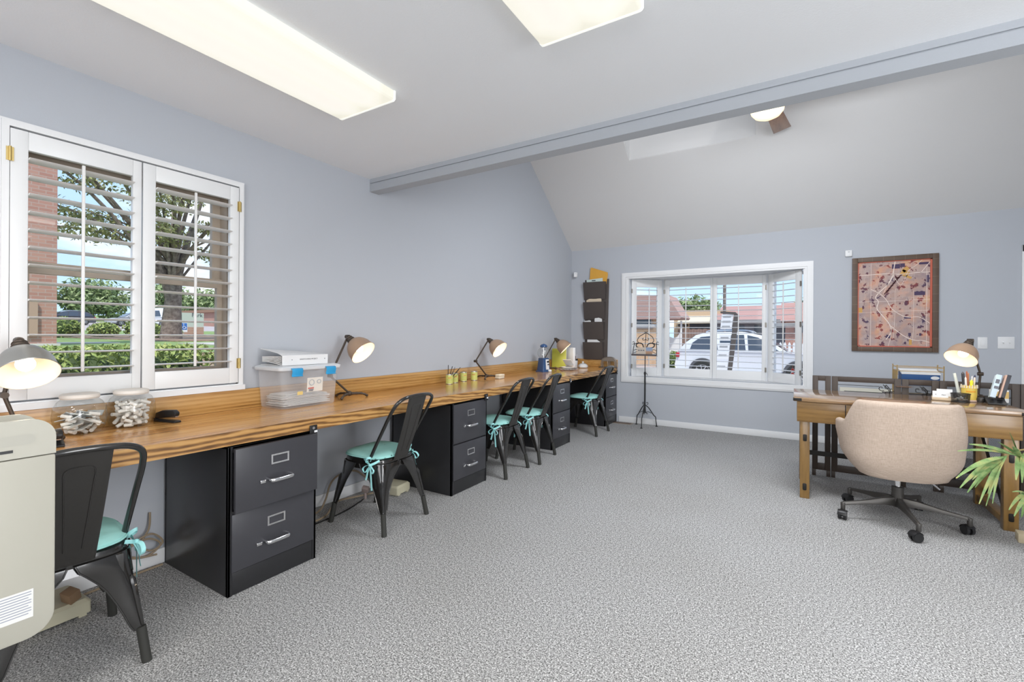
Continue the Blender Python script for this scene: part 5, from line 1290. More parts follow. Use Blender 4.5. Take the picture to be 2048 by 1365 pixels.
# ================================================================== OFFICE CHAIR
t = thing('office_chair', 'beige upholstered swivel office chair with dark five-star base', 'office chair', (.612, 4.11, 0), math.radians(5))
def shell(u, v_, off=0):
    # u: -1..1 round the back; v_: 0 bottom .. 1 rim
    th = u * math.radians(112)
    n = 3.1; c_, s_ = math.cos(th), math.sin(th)
    rx, ry = .312, .25
    x = rx * math.copysign(abs(s_) ** (2 / n), s_); y = -ry * math.copysign(abs(c_) ** (2 / n), c_)
    au = abs(u) * 112
    if au < 58: top = .830
    elif au < 82:
        q = (au - 58) / 24; q = q * q * (3 - 2 * q); top = .830 * (1 - q) + .672 * q
    else: top = .672 - .02 * (au - 82) / 30
    bot = .318 + .012 * (abs(x) / rx) ** 3
    z = bot + (top - bot) * v_
    k = 1.0
    if z < .48: q = (.48 - z) / .16; k = 1 - .30 * min(q, 1) ** 2.0
    flare = 1 + .0 * v_
    lean = -.05 * max(0, (z - .45) / .4) * max(0, c_)
    top_in = 1 - .05 * max(0, (z - .66) / .17) ** 1.5
    fl = 1 + .14 * max(0, (au - 50) / 62) ** 1.0 * max(0, min(1, (z - .40) / .2))
    return Vector((x * k * top_in * fl, (y + lean) * k - .01, z))
nu, nv = 57, 24; TH = .042
outer = [[shell(-1 + 2 * i / (nu - 1), j / (nv - 1)) for j in range(nv)] for i in range(nu)]
m = MB()
def nrm(i, j):
    du = outer[min(i + 1, nu - 1)][j] - outer[max(i - 1, 0)][j]; dv = outer[i][min(j + 1, nv - 1)] - outer[i][max(j - 1, 0)]
    q = dv.cross(du); q = q.normalized()
    c_ = outer[i][j]; 
    if q.dot(Vector((c_.x, c_.y + .01, 0))) < 0: q = -q
    return q
inner = [[outer[i][j] - nrm(i, j) * TH for j in range(nv)] for i in range(nu)]
vs = []; idx = {}
rows = []
for i in range(nu):
    row = list(outer[i]); a = outer[i][-1]; b_ = inner[i][-1]
    row += [a.lerp(b_, .2) + Vector((0, 0, .012)), a.lerp(b_, .5) + Vector((0, 0, .017)), a.lerp(b_, .8) + Vector((0, 0, .012))] + inner[i][::-1]
    rows.append(row)
n = len(rows[0]); vs = [p for r_ in rows for p in r_]; fs = []
for i in range(nu - 1):
    for k in range(n - 1): fs.append((i * n + k, (i + 1) * n + k, (i + 1) * n + k + 1, i * n + k + 1))
fs.append(tuple(range(n))); fs.append(tuple((nu - 1) * n + k for k in range(n))[::-1])
for i in range(nu - 1): fs.append((i * n, i * n + n - 1, (i + 1) * n + n - 1, (i + 1) * n))
m.add(vs, fs); m.build('backrest_shell', M_BEIGE, t, smooth=True, angle=70)
m = MB(); loft(m, [(rrect(.20, .19, .10, 8), .318), (rrect(.235, .225, .12, 8), .335), (rrect(.262, .25, .12, 8), .40), (rrect(.268, .255, .12, 8), .455), (rrect(.25, .24, .12, 8), .485), (rrect(.15, .14, .08, 8), .492)], True, True)
m.v = [Vector((p.x, p.y * .86 - .005, p.z)) for p in m.v]; m.build('seat', M_BEIGE, t, smooth=True, angle=70)
m = MB(); m.bb((-.09, -.10, .300), (.09, .10, .318)); m.cyl((0, 0, .225), (0, 0, .305), .016, 16); m.tube([(.05, 0, .305), (.17, .02, .295), (.23, .03, .24)], .006, 8); m.build('mechanism', M_CHROME, t)
m = MB(); m.lathe([(.001, .10), (.034, .10), (.034, .235), (.030, .238), (.001, .238)], 24, cap=False); m.build('column', M_GUN, t, smooth=True, angle=50)
base_rot = math.radians(-5)
for k in range(5):
    a = math.radians(206 + 72 * k) + base_rot; d = Vector((math.cos(a), math.sin(a), 0)); n_ = Vector((-d.y, d.x, 0)); z = Vector((0, 0, 1)); R_ = .355
    m = MB(); vs = []
    for (r_, w_, za, zb) in ((.012, .026, .105, .165), (.10, .021, .112, .158), (.22, .016, .108, .135), (R_ - .005, .012, .096, .118), (R_ + .008, .012, .094, .112)):
        for (s_, q) in ((-1, za), (1, za), (.55, zb), (-.55, zb)): vs.append(d * r_ + n_ * (w_ * s_) + z * q)
    fs = [(0, 1, 2, 3)[::-1], (16, 17, 18, 19)]
    for i in range(4):
        for j in range(4): fs.append((i * 4 + j, i * 4 + (j + 1) % 4, (i + 1) * 4 + (j + 1) % 4, (i + 1) * 4 + j))
    m.add(vs, fs); m.cyl(d * R_ + z * .062, d * R_ + z * .112, .014, 12)
    arm = m.build('base_arm', M_GUN, t, bevel=.003)
    w = MB(); ca = a + [0.9, -1.2, 2.2, .4, 1.5][k]; cd = Vector((math.cos(ca), math.sin(ca), 0)); cn = Vector((-cd.y, cd.x, 0)); cc = d * R_ + cd * .016 + z * .030
    for s_ in (-1, 1): w.cyl(cc + cn * (s_ * .007), cc + cn * (s_ * .024), .029, 20)
    w.cyl(cc - cn * .02, cc + cn * .02, .012, 10)
    w.tube([cc + cd * (.034 * math.cos(q)) + z * (.034 * math.sin(q)) for q in [.2 + 2.4 * i / 8 for i in range(9)]], 0, 6, rs=[(.026, .003)] * 9, flat=cn)
    w.cyl(d * R_ + z * .045, d * R_ + z * .07, .010, 10)
    w.build('caster', M_BLK, arm, smooth=True, angle=45)

# ================================================================== GATE / SCREEN behind the desk
GY = 5.06; GT = .912
def frame_panel(label, xa, xb, stile, kind, group='espresso gate panels behind the desk', gy=GY, z0=.055):
    t = thing('room_gate', label, 'gate panel', ((xa + xb) / 2, gy, 0), 0, group)
    w = (xb - xa) / 2
    m = MB(); T = .012
    m.bb((-w, -T, z0), (-w + stile, T, GT)); m.bb((w - stile, -T, z0), (w, T, GT)); m.bb((-w + stile, -T, GT - .045), (w - stile, T, GT)); m.bb((-w + stile, -T, z0), (w - stile, T, z0 + .06)); 
    m.bb((-w + stile, -T, z0 + .125), (w - stile, T, z0 + .155))
    m.bb((-w, -T, 0), (-w + .03, T, z0)); m.bb((w - .03, -T, 0), (w, T, z0))
    m.build('frame', M_GATE, t, bevel=.002)
    if kind in ('mesh', 'both'):
        m = MB(); m.bb((-w + stile, -.002, z0 + .05), (w - stile, .0, GT - .04)); m.build('wire_mesh', M_MESHW, t)
    if kind in ('scroll', 'both'):
        m = MB(); X = Vector((1, 0, 0)); Z = Vector((0, 0, 1)); cx0 = w - stile - .065; zc = GT - .085
        if kind == 'scroll': m.tube([(-w + stile, -.004, GT - .072), (cx0 - .035, -.004, GT - .072)], .0022, 6)
        for (dx, dz, r_, a0, sg) in ((-.02, .0, .026, 0, 1), (.02, .008, .020, 2, -1), (.048, -.01, .024, 1, 1), (.018, -.052, .024, 3, -1), (-.012, -.085, .02, 0, 1)):
            m.tube(spiral((cx0 + dx, -.006, zc + dz), .003, r_, a0, a0 + 5.4, 18, X * sg, Z), .0028, 6)
        m.tube(smoothpath([(cx0 - .01, -.006, zc + .03), (cx0 + .02, -.006, zc + .0), (cx0 + .035, -.006, zc - .04), (cx0 + .03, -.006, zc - .075)], 5), .003, 6)
        m.tube(smoothpath([(cx0 + .01, -.006, zc + .03), (cx0 + .04, -.006, zc - .02), (cx0 + .01, -.006, zc - .08)], 5), .003, 6)
        m.build('iron_scroll', M_RPLATE, t, smooth=True)
    return t
M_MESHW = mat('dark_wire_mesh', (.03, .028, .027), .5); mesh_alpha(M_MESHW, .0095, .30)
frame_panel('narrow espresso gate panel at the left end behind the desk', .142, .281, .043, 'open')
frame_panel('wide open espresso gate panel with an iron scroll behind the desk', .287, .771, .046, 'scroll')
frame_panel('mesh espresso gate panel with a scroll in the middle behind the desk', .776, 1.010, .044, 'both')
frame_panel('wide mesh espresso gate panel behind the lamp and pencil cup', 1.014, 1.475, .045, 'both')
frame_panel('solid espresso gate post panel at right edge beyond the desk', 1.479, 1.62, .06, 'mesh')
m = MB(); m.bb((.735, GY - .03, .845), (.835, GY - .0125, .853)); tag(m.build('latch_ledge', mat('reddish_latch', (.13, .075, .05), .5)), 'small reddish-brown ledge latch on the espresso gate', 'latch')
t = thing('picture_frame', 'empty white picture frame leaning on the far wall behind the gate', 'picture frame', (.72, 6.47, 0), 0)
m = MB()
def lf(x0, x1, z0, z1): m.box(((x0 + x1) / 2, 0, (z0 + z1) / 2), (x1 - x0, .02, z1 - z0))
lf(-.27, -.23, 0, .69); lf(.23, .27, 0, .69); lf(-.23, .23, .65, .69); lf(-.23, .23, 0, .04); m.v = [Matrix.Rotation(-.16, 4, 'X') @ p for p in m.v]; m.build('frame', mat('ivory_frame', (.70, .68, .58), .5), t)
m = MB(); m.box((0, .006, .345), (.46, .004, .61)); m.v = [Matrix.Rotation(-.16, 4, 'X') @ p for p in m.v]; m.build('backing', mat('grey_backing', (.10, .12, .11), .6), t)

# gold wire basket on a low table behind the gate
t = thing('side_table', 'dark side table behind the gate under the gold basket', 'side table', (.99, 5.72, 0), 0)
m = MB(); m.bb((-.24, -.17, .70), (.24, .17, .72)); m.build('tabletop', M_GATE, t)
for a in (-1, 1):
    for b_ in (-1, 1): m = MB(); m.bb((a * .22 - .015, b_ * .15 - .015, 0), (a * .22 + .015, b_ * .15 + .015, .70)); m.build('leg', M_GATE, t)
t = thing('wire_basket', 'gold wire basket with a cane-patterned side on the low table', 'basket', (.99, 5.72, .721), 0)
m = MB(); hx_, hy_, h_ = .165, .11, .265
for (a, b_) in ((-1, -1), (1, -1), (1, 1), (-1, 1)): m.cyl((a * hx_, b_ * hy_, 0), (a * hx_, b_ * hy_, h_ + .01), .004, 8); m.sph((a * hx_, b_ * hy_, h_ + .014), .006, 8, 5)
for z in (.004, h_ - .035, h_): m.tube([(-hx_, -hy_, z), (hx_, -hy_, z), (hx_, hy_, z), (-hx_, hy_, z)], .003, 6, closed=True)
for k in range(16):
    x = -hx_ + 2 * hx_ * (k + .5) / 16
    for q in range(3): m.tube([(x + .009 * math.cos(a), hy_, h_ - .050 - .016 * q + .007 * math.sin(a)) for a in [2 * PI * i / 8 for i in range(8)]], .0022, 5, closed=True)
for k in range(9): y = -hy_ + 2 * hy_ * k / 8; m.cyl((-hx_, y, 0), (-hx_, y, h_ - .035), .0018, 6)
m.build('wires', M_GOLD, t, smooth=True)
m = MB(); m.box((0, 0, 0), (.27, .17, .11)); m.v = [Matrix.Rotation(.18, 4, 'X') @ p for p in m.v]; o = m.build('blue_box', mat('blue_carton', (.03, .09, .24), .5), bevel=.003); o.location = (.995, 5.70, .885); tag(o, 'blue box with a pale oval label sitting in the gold basket', 'box')
m = MB(); m.add([(.10 + .030 * math.cos(a), -.0858, .025 + .016 * math.sin(a)) for a in [2 * PI * k / 20 for k in range(20)]], [tuple(range(20))]); m.v = [Matrix.Rotation(.18, 4, 'X') @ p for p in m.v]; m.build('oval_label', M_PAPER, o)
m = MB(); m.box((0, .0, .060), (.275, .175, .012)); m.v = [Matrix.Rotation(.18, 4, 'X') @ p for p in m.v]; m.build('carton_rim', M_PAPER, o)

# beige wood block on the carpet
m = MB(); m.box((1.33, 4.10, .028), (.28, .09, .055), (0, 0, -.12)); tag(m.build('wood_block', mat('pale_pine', (.62, .53, .36), .6), bevel=.003), 'pale wooden block lying on the carpet by the right desk leg', 'wood block')

# ================================================================== PALM PLANT
t = thing('potted_palm', 'artificial palm plant with drooping green fronds at the right edge', 'plant', (1.36, 3.80, 0), 0)
o0 = Vector((1.36, 3.80, 0))
m = MB(); m.lathe([(.001, 0), (.10, 0), (.135, .22), (.145, .23), (.145, .25), (.13, .25), (.12, .22), (.001, .22)], 28, cap=False); m.build('pot', mat('dark_pot', (.05, .045, .04), .5), t, smooth=True, angle=50)
m = MB(); m.lathe([(.001, .222), (.122, .222)], 20, cap=False); m.build('soil', mat('soil', (.04, .03, .02), .9), t)
A = Vector((1.107, 3.752, .590)); B = Vector((1.020, 3.690, .592)); Cc = Vector((1.140, 3.772, .377))
def leaf(mm, a, b_, w_, sag=.02, twist=0):
    a = Vector(a); b_ = Vector(b_); mid = (a + b_) / 2 + Vector((0, 0, sag)); n = 12
    P = []
    for k in range(n + 1):
        q = k / n; P.append(a * (1 - q) ** 2 + mid * 2 * q * (1 - q) + b_ * q * q)
    vs = []; fs = []
    for k, p in enumerate(P):
        d = (P[min(k + 1, n)] - P[max(k - 1, 0)]).normalized(); s_ = d.cross(Vector((math.sin(twist) * .6, -.6, .8))).normalized()
        q = k / n; ww = w_ * (math.sin(PI * min(1, q * .92 + .04)) ** .75) * (1 - .35 * q) + .0006; nn = s_.cross(d)
        vs += [p - s_ * ww, p + nn * (-ww * .25), p + s_ * ww]
    for k in range(n):
        for j in (0, 1): fs.append((3 * k + j, 3 * k + j + 1, 3 * k + j + 4, 3 * k + j + 3))
    mm.add([p - o0 for p in [Vector(q) for q in vs]], fs)
fronds = [
 (A, [((.756, 3.396, .652), .011, .03), ((.809, 3.429, .690), .011, .02), ((.995, 3.54, .757), .010, 0), ((.94, 3.50, .705), .011, 0), ((1.01, 3.55, .68), .010, .0), ((1.027, 3.563, .497), .012, .05), ((1.055, 3.58, .482), .012, .05), ((1.20, 3.62, .76), .012, 0), ((1.25, 3.66, .66), .012, 0), ((1.18, 3.60, .54), .012, .04)], (1.30, 3.80, .62)),
 (B, [((.750, 3.392, .505), .012, .045), ((.768, 3.404, .452), .011, .05), ((.803, 3.425, .428), .010, .045), ((.826, 3.439, .497), .009, .03), ((.838, 3.446, .455), .008, .03), ((.857, 3.458, .366), .008, .05), ((.889, 3.478, .355), .006, .05), ((.919, 3.496, .369), .006, .05), ((.90, 3.49, .42), .009, .04)], (1.10, 3.75, .60)),
 (Cc, [((1.010, 3.554, .361), .009, .03), ((1.020, 3.56, .300), .010, .04), ((1.012, 3.557, .431), .006, .01), ((1.046, 3.574, .425), .007, .01), ((1.06, 3.60, .29), .010, .04), ((1.00, 3.56, .33), .008, .04)], (1.28, 3.82, .35))]
for k, (a, tips, st) in enumerate(fronds):
    m = MB()
    for i, (b_, w_, sg) in enumerate(tips): leaf(m, a + Vector((rnd.uniform(-.012, .012), rnd.uniform(-.01, .01), rnd.uniform(-.01, .01))), b_, w_ * 1.25, sg + .01, i * 1.3)
    fr_ = m.build('frond', M_LEAF, t, smooth=True)
    m = MB(); s0 = Vector(st) - o0; pth = [Vector((0, 0, .22)), Vector((s0.x * .3 - .0, s0.y * .4, .22 + (s0.z - .22) * .75 + .12)), s0 + Vector((0, 0, .03)), a - o0]
    m.tube(smoothpath(pth, 6), .005, 6); m.build('stem', mat('frond_stem', (.32, .24, .10), .6), fr_, smooth=True)

# ================================================================== OUTSIDE
def strp(m_, axis, period, width, c0, c1):
    N, L, bb_ = nodes(m_); v = coords(m_); s = N.new('ShaderNodeSeparateXYZ'); L.new(v, s.inputs[0])
    f = math_(m_, 'LESS_THAN', math_(m_, 'FRACT', math_(m_, 'ADD', math_(m_, 'DIVIDE', s.outputs[axis], period), 200)), width)
    setc(m_, mixc(m_, f, c0, c1))
def vary(m_, sc, a, b_, c_):
    setc(m_, ramp(m_, noise(m_, coords(m_), sc, 5, .6), [(.35, a), (.5, b_), (.66, c_)]))
M_GRASS = mat('lawn_grass', (.2, .3, .08), .9); vary(M_GRASS, 3, (.13, .20, .05), (.22, .32, .09), (.33, .38, .16))
M_ROADP = mat('pinkish_asphalt', (.42, .36, .34), .9); vary(M_ROADP, 1.2, (.38, .33, .31), (.46, .40, .38), (.52, .46, .43))
M_MULCH = mat('brown_mulch', (.3, .2, .13), .95); vary(M_MULCH, 6, (.20, .12, .08), (.30, .20, .13), (.38, .27, .19))
M_CONC = mat('pale_concrete', (.55, .51, .47), .9); vary(M_CONC, 2, (.48, .44, .40), (.56, .52, .48), (.62, .58, .54))
M_BUSH = mat('hedge_leaves', (.2, .3, .1), .8); vary(M_BUSH, 9, (.14, .21, .05), (.30, .38, .11), (.54, .56, .22))
M_TLEAF = mat('tree_leaves', (.2, .25, .1), .8); vary(M_TLEAF, 2, (.17, .17, .08), (.30, .31, .13), (.45, .42, .22))
M_DLEAF = mat('distant_tree_leaves', (.18, .27, .12), .9); vary(M_DLEAF, .8, (.17, .24, .11), (.28, .36, .16), (.42, .47, .25))
M_BARK = mat('brown_bark', (.2, .15, .12), .9); vary(M_BARK, 8, (.12, .09, .075), (.20, .155, .13), (.28, .23, .19))
M_BRICK = mat('red_brick', (.4, .2, .15), .9)
N, L, bb_ = nodes(M_BRICK); v = coords(M_BRICK); br = N.new('ShaderNodeTexBrick'); br.inputs['Scale'].default_value = 1; br.inputs['Brick Width'].default_value = .22; br.inputs['Row Height'].default_value = .075; br.inputs['Mortar Size'].default_value = .008
s = N.new('ShaderNodeSeparateXYZ'); cb = N.new('ShaderNodeCombineXYZ'); L.new(v, s.inputs[0]); L.new(math_(M_BRICK, 'ADD', s.outputs['X'], s.outputs['Y']), cb.inputs['X']); L.new(s.outputs['Z'], cb.inputs['Y']); L.new(cb.outputs[0], br.inputs['Vector'])
br.inputs['Color1'].default_value = (.40, .20, .155, 1); br.inputs['Color2'].default_value = (.47, .26, .20, 1); br.inputs['Mortar'].default_value = (.44, .32, .27, 1); L.new(br.outputs['Color'], bb_.inputs['Base Color'])

# left side ground: strips running away from the wall, rising towards the street
prof_ = [(-3.13, .05), (-6.5, .25), (-9.5, .90), (-13, .97), (-20, .98), (-28, 1.02), (-40, 1.25), (-51, 1.52), (-62, 1.9), (-84, 2.55), (-98, 3.2), (-150, 5.5)]
def gz(x):
    for (a, za), (b_, zb) in zip(prof_, prof_[1:]):
        if b_ <= x <= a: return za + (zb - za) * (x - a) / (b_ - a)
    return prof_[-1][1]
def ground(name, xs, y0, y1, mt, lift=0):
    m = MB(); vs = []
    for x in xs: vs += [(x, y0, gz(x) + lift), (x, y1, gz(x) + lift)]
    for x in xs: vs += [(x, y0, gz(x) + lift - .3), (x, y1, gz(x) + lift - .3)]
    n = len(xs); fs = []
    for i in range(n - 1):
        fs.append((2 * i, 2 * i + 1, 2 * i + 3, 2 * i + 2)); fs.append((2 * n + 2 * i, 2 * n + 2 * i + 2, 2 * n + 2 * i + 3, 2 * n + 2 * i + 1))
        fs.append((2 * i, 2 * i + 2, 2 * n + 2 * i + 2, 2 * n + 2 * i)); fs.append((2 * i + 1, 2 * n + 2 * i + 1, 2 * n + 2 * i + 3, 2 * i + 3))
    fs.append((0, 2 * n, 2 * n + 1, 1)); fs.append((2 * n - 2, 2 * n - 1, 4 * n - 1, 4 * n - 2))
    m.add(vs, fs); return struct(m.build(name, mt))
ground('ground_bed', [-3.13, -6.5, -9.5], -6, 6.9, M_MULCH)
ground('ground_lawn', [-9.5, -13, -20, -28, -34], -10, 40, M_GRASS)
ground('ground_verge', [-34, -40, -46], -10, 60, M_GRASS)
ground('ground_road', [-46, -51, -62, -84, -90], -20, 90, M_ROADP)
ground('ground_far_lawn', [-90, -98, -150], -40, 140, M_GRASS)
ground('ground_mulch', [-17, -20, -28, -31], 6.9, 14.4, M_MULCH, .03)
ground('ground_path', [-11.5, -13.0, -14.2], 5.9, 8.4, M_CONC, .02)
ground('ground_path', [-15.3, -16.4], 3.4, 5.0, M_CONC, .02)

def leafball(mm, rg, c, r, n, s, flat=.8):
    """leaves on and in a rounded clump; c centre, r (x,y,z) radii"""
    for k in range(n):
        a = rg.uniform(0, 2 * PI); z = rg.uniform(-1, 1); q = math.sqrt(1 - z * z); d = rg.uniform(flat, 1.04)
        p = Vector((c[0] + r[0] * q * math.cos(a) * d, c[1] + r[1] * q * math.sin(a) * d, c[2] + r[2] * z * d))
        R = Euler((rg.uniform(-1.2, 1.2), rg.uniform(-1.2, 1.2), rg.uniform(0, 6.28))).to_matrix(); w_, l_ = s * rg.uniform(.35, .6), s * rg.uniform(.8, 1.3)
        vs = [p + R @ Vector(q_) for q_ in ((-l_, 0, 0), (0, -w_, .15 * s), (l_, 0, 0), (0, w_, .15 * s))]
        mm.add(vs, [(0, 1, 2, 3)])
def core(mm, c, r):
    mm.sph(c, 1, 14, 8, (r[0], r[1], r[2]))
# near hedge under the window
rg = random.Random(21)
def hedge(label, x0, x1, y0, y1, z0, z1, n, s, group=None, mt=M_BUSH):
    t = thing('hedge', label, 'hedge', ((x0 + x1) / 2, (y0 + y1) / 2, z0), 0, group)
    hx_, hy_, h_ = (x1 - x0) / 2, (y1 - y0) / 2, z1 - z0
    m = MB(); loft(m, [(rrect(hx_ * .8, hy_ * .9, .15, 3), 0), (rrect(hx_ * .92, hy_ * .95, .2, 3), h_ * .4), (rrect(hx_ * .85, hy_ * .92, .2, 3), h_ * .85), (rrect(hx_ * .6, hy_ * .8, .15, 3), h_ * .95)], True, True)
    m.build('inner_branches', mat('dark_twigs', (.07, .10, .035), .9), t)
    m = MB()
    for k in range(n):
        f_ = rg.random(); wob = .04 * math.sin(9 * k)
        if f_ < .45: p = Vector((rg.uniform(-hx_, hx_), rg.uniform(-hy_, hy_), h_ * rg.uniform(.9, 1.02)))
        elif f_ < .9: p = Vector((hx_ * rg.uniform(.85, 1.03), rg.uniform(-hy_, hy_), rg.uniform(0, h_ * .95)))
        else: p = Vector((rg.uniform(-hx_, hx_), hy_ * rg.choice((-1, 1)) * rg.uniform(.9, 1.02), rg.uniform(0, h_ * .95)))
        R = Euler((rg.uniform(-1.2, 1.2), rg.uniform(-1.2, 1.2), rg.uniform(0, 6.28))).to_matrix(); w_, l_ = s * rg.uniform(.35, .6), s * rg.uniform(.8, 1.3)
        m.add([p + R @ Vector(q_) for q_ in ((-l_, 0, 0), (0, -w_, .15 * s), (l_, 0, 0), (0, w_, .15 * s))], [(0, 1, 2, 3)])
    m.build('leaves', mt, t); return t
hedge('low clipped green hedge right outside the left wall window', -5.35, -4.35, .35, 2.15, .18, 1.13, 5200, .03)
for (x, y, r_, h_, lb_) in ((-29.5, 7.6, 1.1, 1.1, 'round green shrub on the lawn, left one beside the brick pillar'), (-29.5, 9.3, .9, .85, 'round green shrub, middle one seen through the left shutter'), (-29, 11.0, 1.1, 1.15, 'round green shrub seen just right of the left shutter rod'), (-29.5, 12.2, .9, .8, 'round green shrub, rightmost seen through the left shutter')):
    pass
def bush(label, x, y, z, r, n, s, mt, group):
    t = thing('shrub', label, 'shrub', (x, y, z), 0, group)
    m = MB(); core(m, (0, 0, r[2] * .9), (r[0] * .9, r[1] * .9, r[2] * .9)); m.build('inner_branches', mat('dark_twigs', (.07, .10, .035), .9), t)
    m = MB(); leafball(m, rg, (0, 0, r[2] * .95), r, n, s); m.build('leaves', mt, t); return t
SG = 'round shrubs on the lawn'
bush('round green shrub on the lawn just right of the brick pillar', -27.5, 6.95, 1.0, (.6, .66, .48), 900, .07, M_BUSH, SG)
bush('low green shrub left of the left shutter rod', -27.2, 8.3, 1.0, (.6, .58, .36), 800, .07, M_BUSH, SG)
bush('largest round green shrub right of the left shutter rod', -27.0, 9.65, 1.0, (.6, .68, .50), 900, .07, M_BUSH, SG)
bush('round green shrub at the right end of the shrub row', -27.2, 10.9, 1.0, (.6, .54, .36), 700, .07, M_BUSH, SG)
bush('small dark shrub beside the big tree trunk', -24.5, 9.25, 1.0, (.35, .35, .30), 300, .06, M_BUSH, SG)
# brick pillar
t = thing('brick_pillar', 'tall red brick pillar outside the left wall window', 'pillar', (-14.3, 3.1, .9), 0)
m = MB(); m.bb((-.8, -.30, 0), (.7, .25, 8.0)); m.build('shaft', M_BRICK, t)
m = MB(); m.bb((-.85, -.35, 0), (.75, .30, .12)); m.build('plinth', M_CONC, t)
m = MB(); m.bb((.70, -.25, .30), (.78, -.06, 1.0)); m.build('meter_box', mat('tan_box', (.45, .30, .22), .6), t)
# trees on the left
def tree(label, x, y, z, trunk_r, trunk_h, crowns, mt, n, s, group=None, seed=1, lean=(0, 0), branches=()):
    r_ = random.Random(seed)
    t = thing('tree', label, 'tree', (x, y, z), 0, group)
    m = MB(); m.tube(smoothpath([(0, 0, 0), (lean[0] * .3, lean[1] * .3, trunk_h * .45), (lean[0], lean[1], trunk_h)], 4), trunk_r, 10, rs=[trunk_r * (1.15 - .5 * k / 8) for k in range(9)])
    for b_ in branches: m.tube(smoothpath(b_[0], 4), .05, 7, rs=[b_[1] * (1 - .8 * k / (4 * (len(b_[0]) - 1))) for k in range(4 * (len(b_[0]) - 1) + 1)])
    m.build('trunk', M_BARK, t, smooth=True)
    m = MB()
    for c, rr in crowns: leafball(m, r_, c, rr, int(n), s, flat=.25)
    m.build('foliage', mt, t); return t
# big shade tree: long boughs reaching across the window
rg2 = random.Random(4)
brs = []; crs = []
T0 = Vector((0, 0, 2.2))
for k in range(26):
    a = rg2.uniform(-1.9, 1.5) - PI / 2 if k % 3 else rg2.uniform(0, 6.28); L_ = rg2.uniform(2.5, 6.5); zz = rg2.uniform(.4, 4.6) + 1.2
    e = Vector((math.cos(a) * L_ * .6, math.sin(a) * L_, 2.2 + zz)); mid = T0.lerp(e, .5) + Vector((rg2.uniform(-.4, .4), rg2.uniform(-.4, .4), .8))
    brs.append(([T0 + Vector((0, 0, rg2.uniform(-.4, 1.5))), mid, e], rg2.uniform(.04, .10)))
    for q in (.55, .8, 1.0):
        p = T0.lerp(mid, q * 2) if q < .5 else mid.lerp(e, (q - .5) * 2)
        crs.append(((p.x, p.y, p.z - .15), (rg2.uniform(.5, .9), rg2.uniform(.6, 1.1), rg2.uniform(.22, .42))))
brs.append(([(0, 0, 1.5), (.1, .4, 3.5), (.2, 1.2, 6.5)], .22)); brs.append(([(0, 0, 1.5), (-.1, -.5, 3.2), (-.4, -1.8, 5.2)], .18))
tree('big shade tree with spreading brown boughs outside the left window', -20.8, 8.4, .95, .33, 2.6, crs, M_TLEAF, 125, .08, None, 3, (0, .15), brs)
G2 = 'dense trees beyond the street'
for k, (x, y, h_, r_) in enumerate(((-96, 19, 10, 4.4), (-97, 28, 7.5, 4.4), (-97, 37.3, 8.5, 4.4), (-98, 46, 7, 4.4))):
    tree(['dense tree beyond the street, mostly hidden by the brick pillar', 'dense tree beyond the street behind the left shutter tilt rod', 'dense tree beyond the street, left of the big tree trunk', 'dense tree beyond the street, right of the big tree trunk'][k], x, y, gz(x) - .2, .4, 3, [((0, 0, h_ * .55), (r_, r_, h_ * .42)), ((1, r_ * .45, h_ * .4), (r_ * .6, r_ * .54, h_ * .35)), ((1, -r_ * .45, h_ * .45), (r_ * .6, r_ * .54, h_ * .33))], M_DLEAF, 1100, .42, G2, 30 + k)

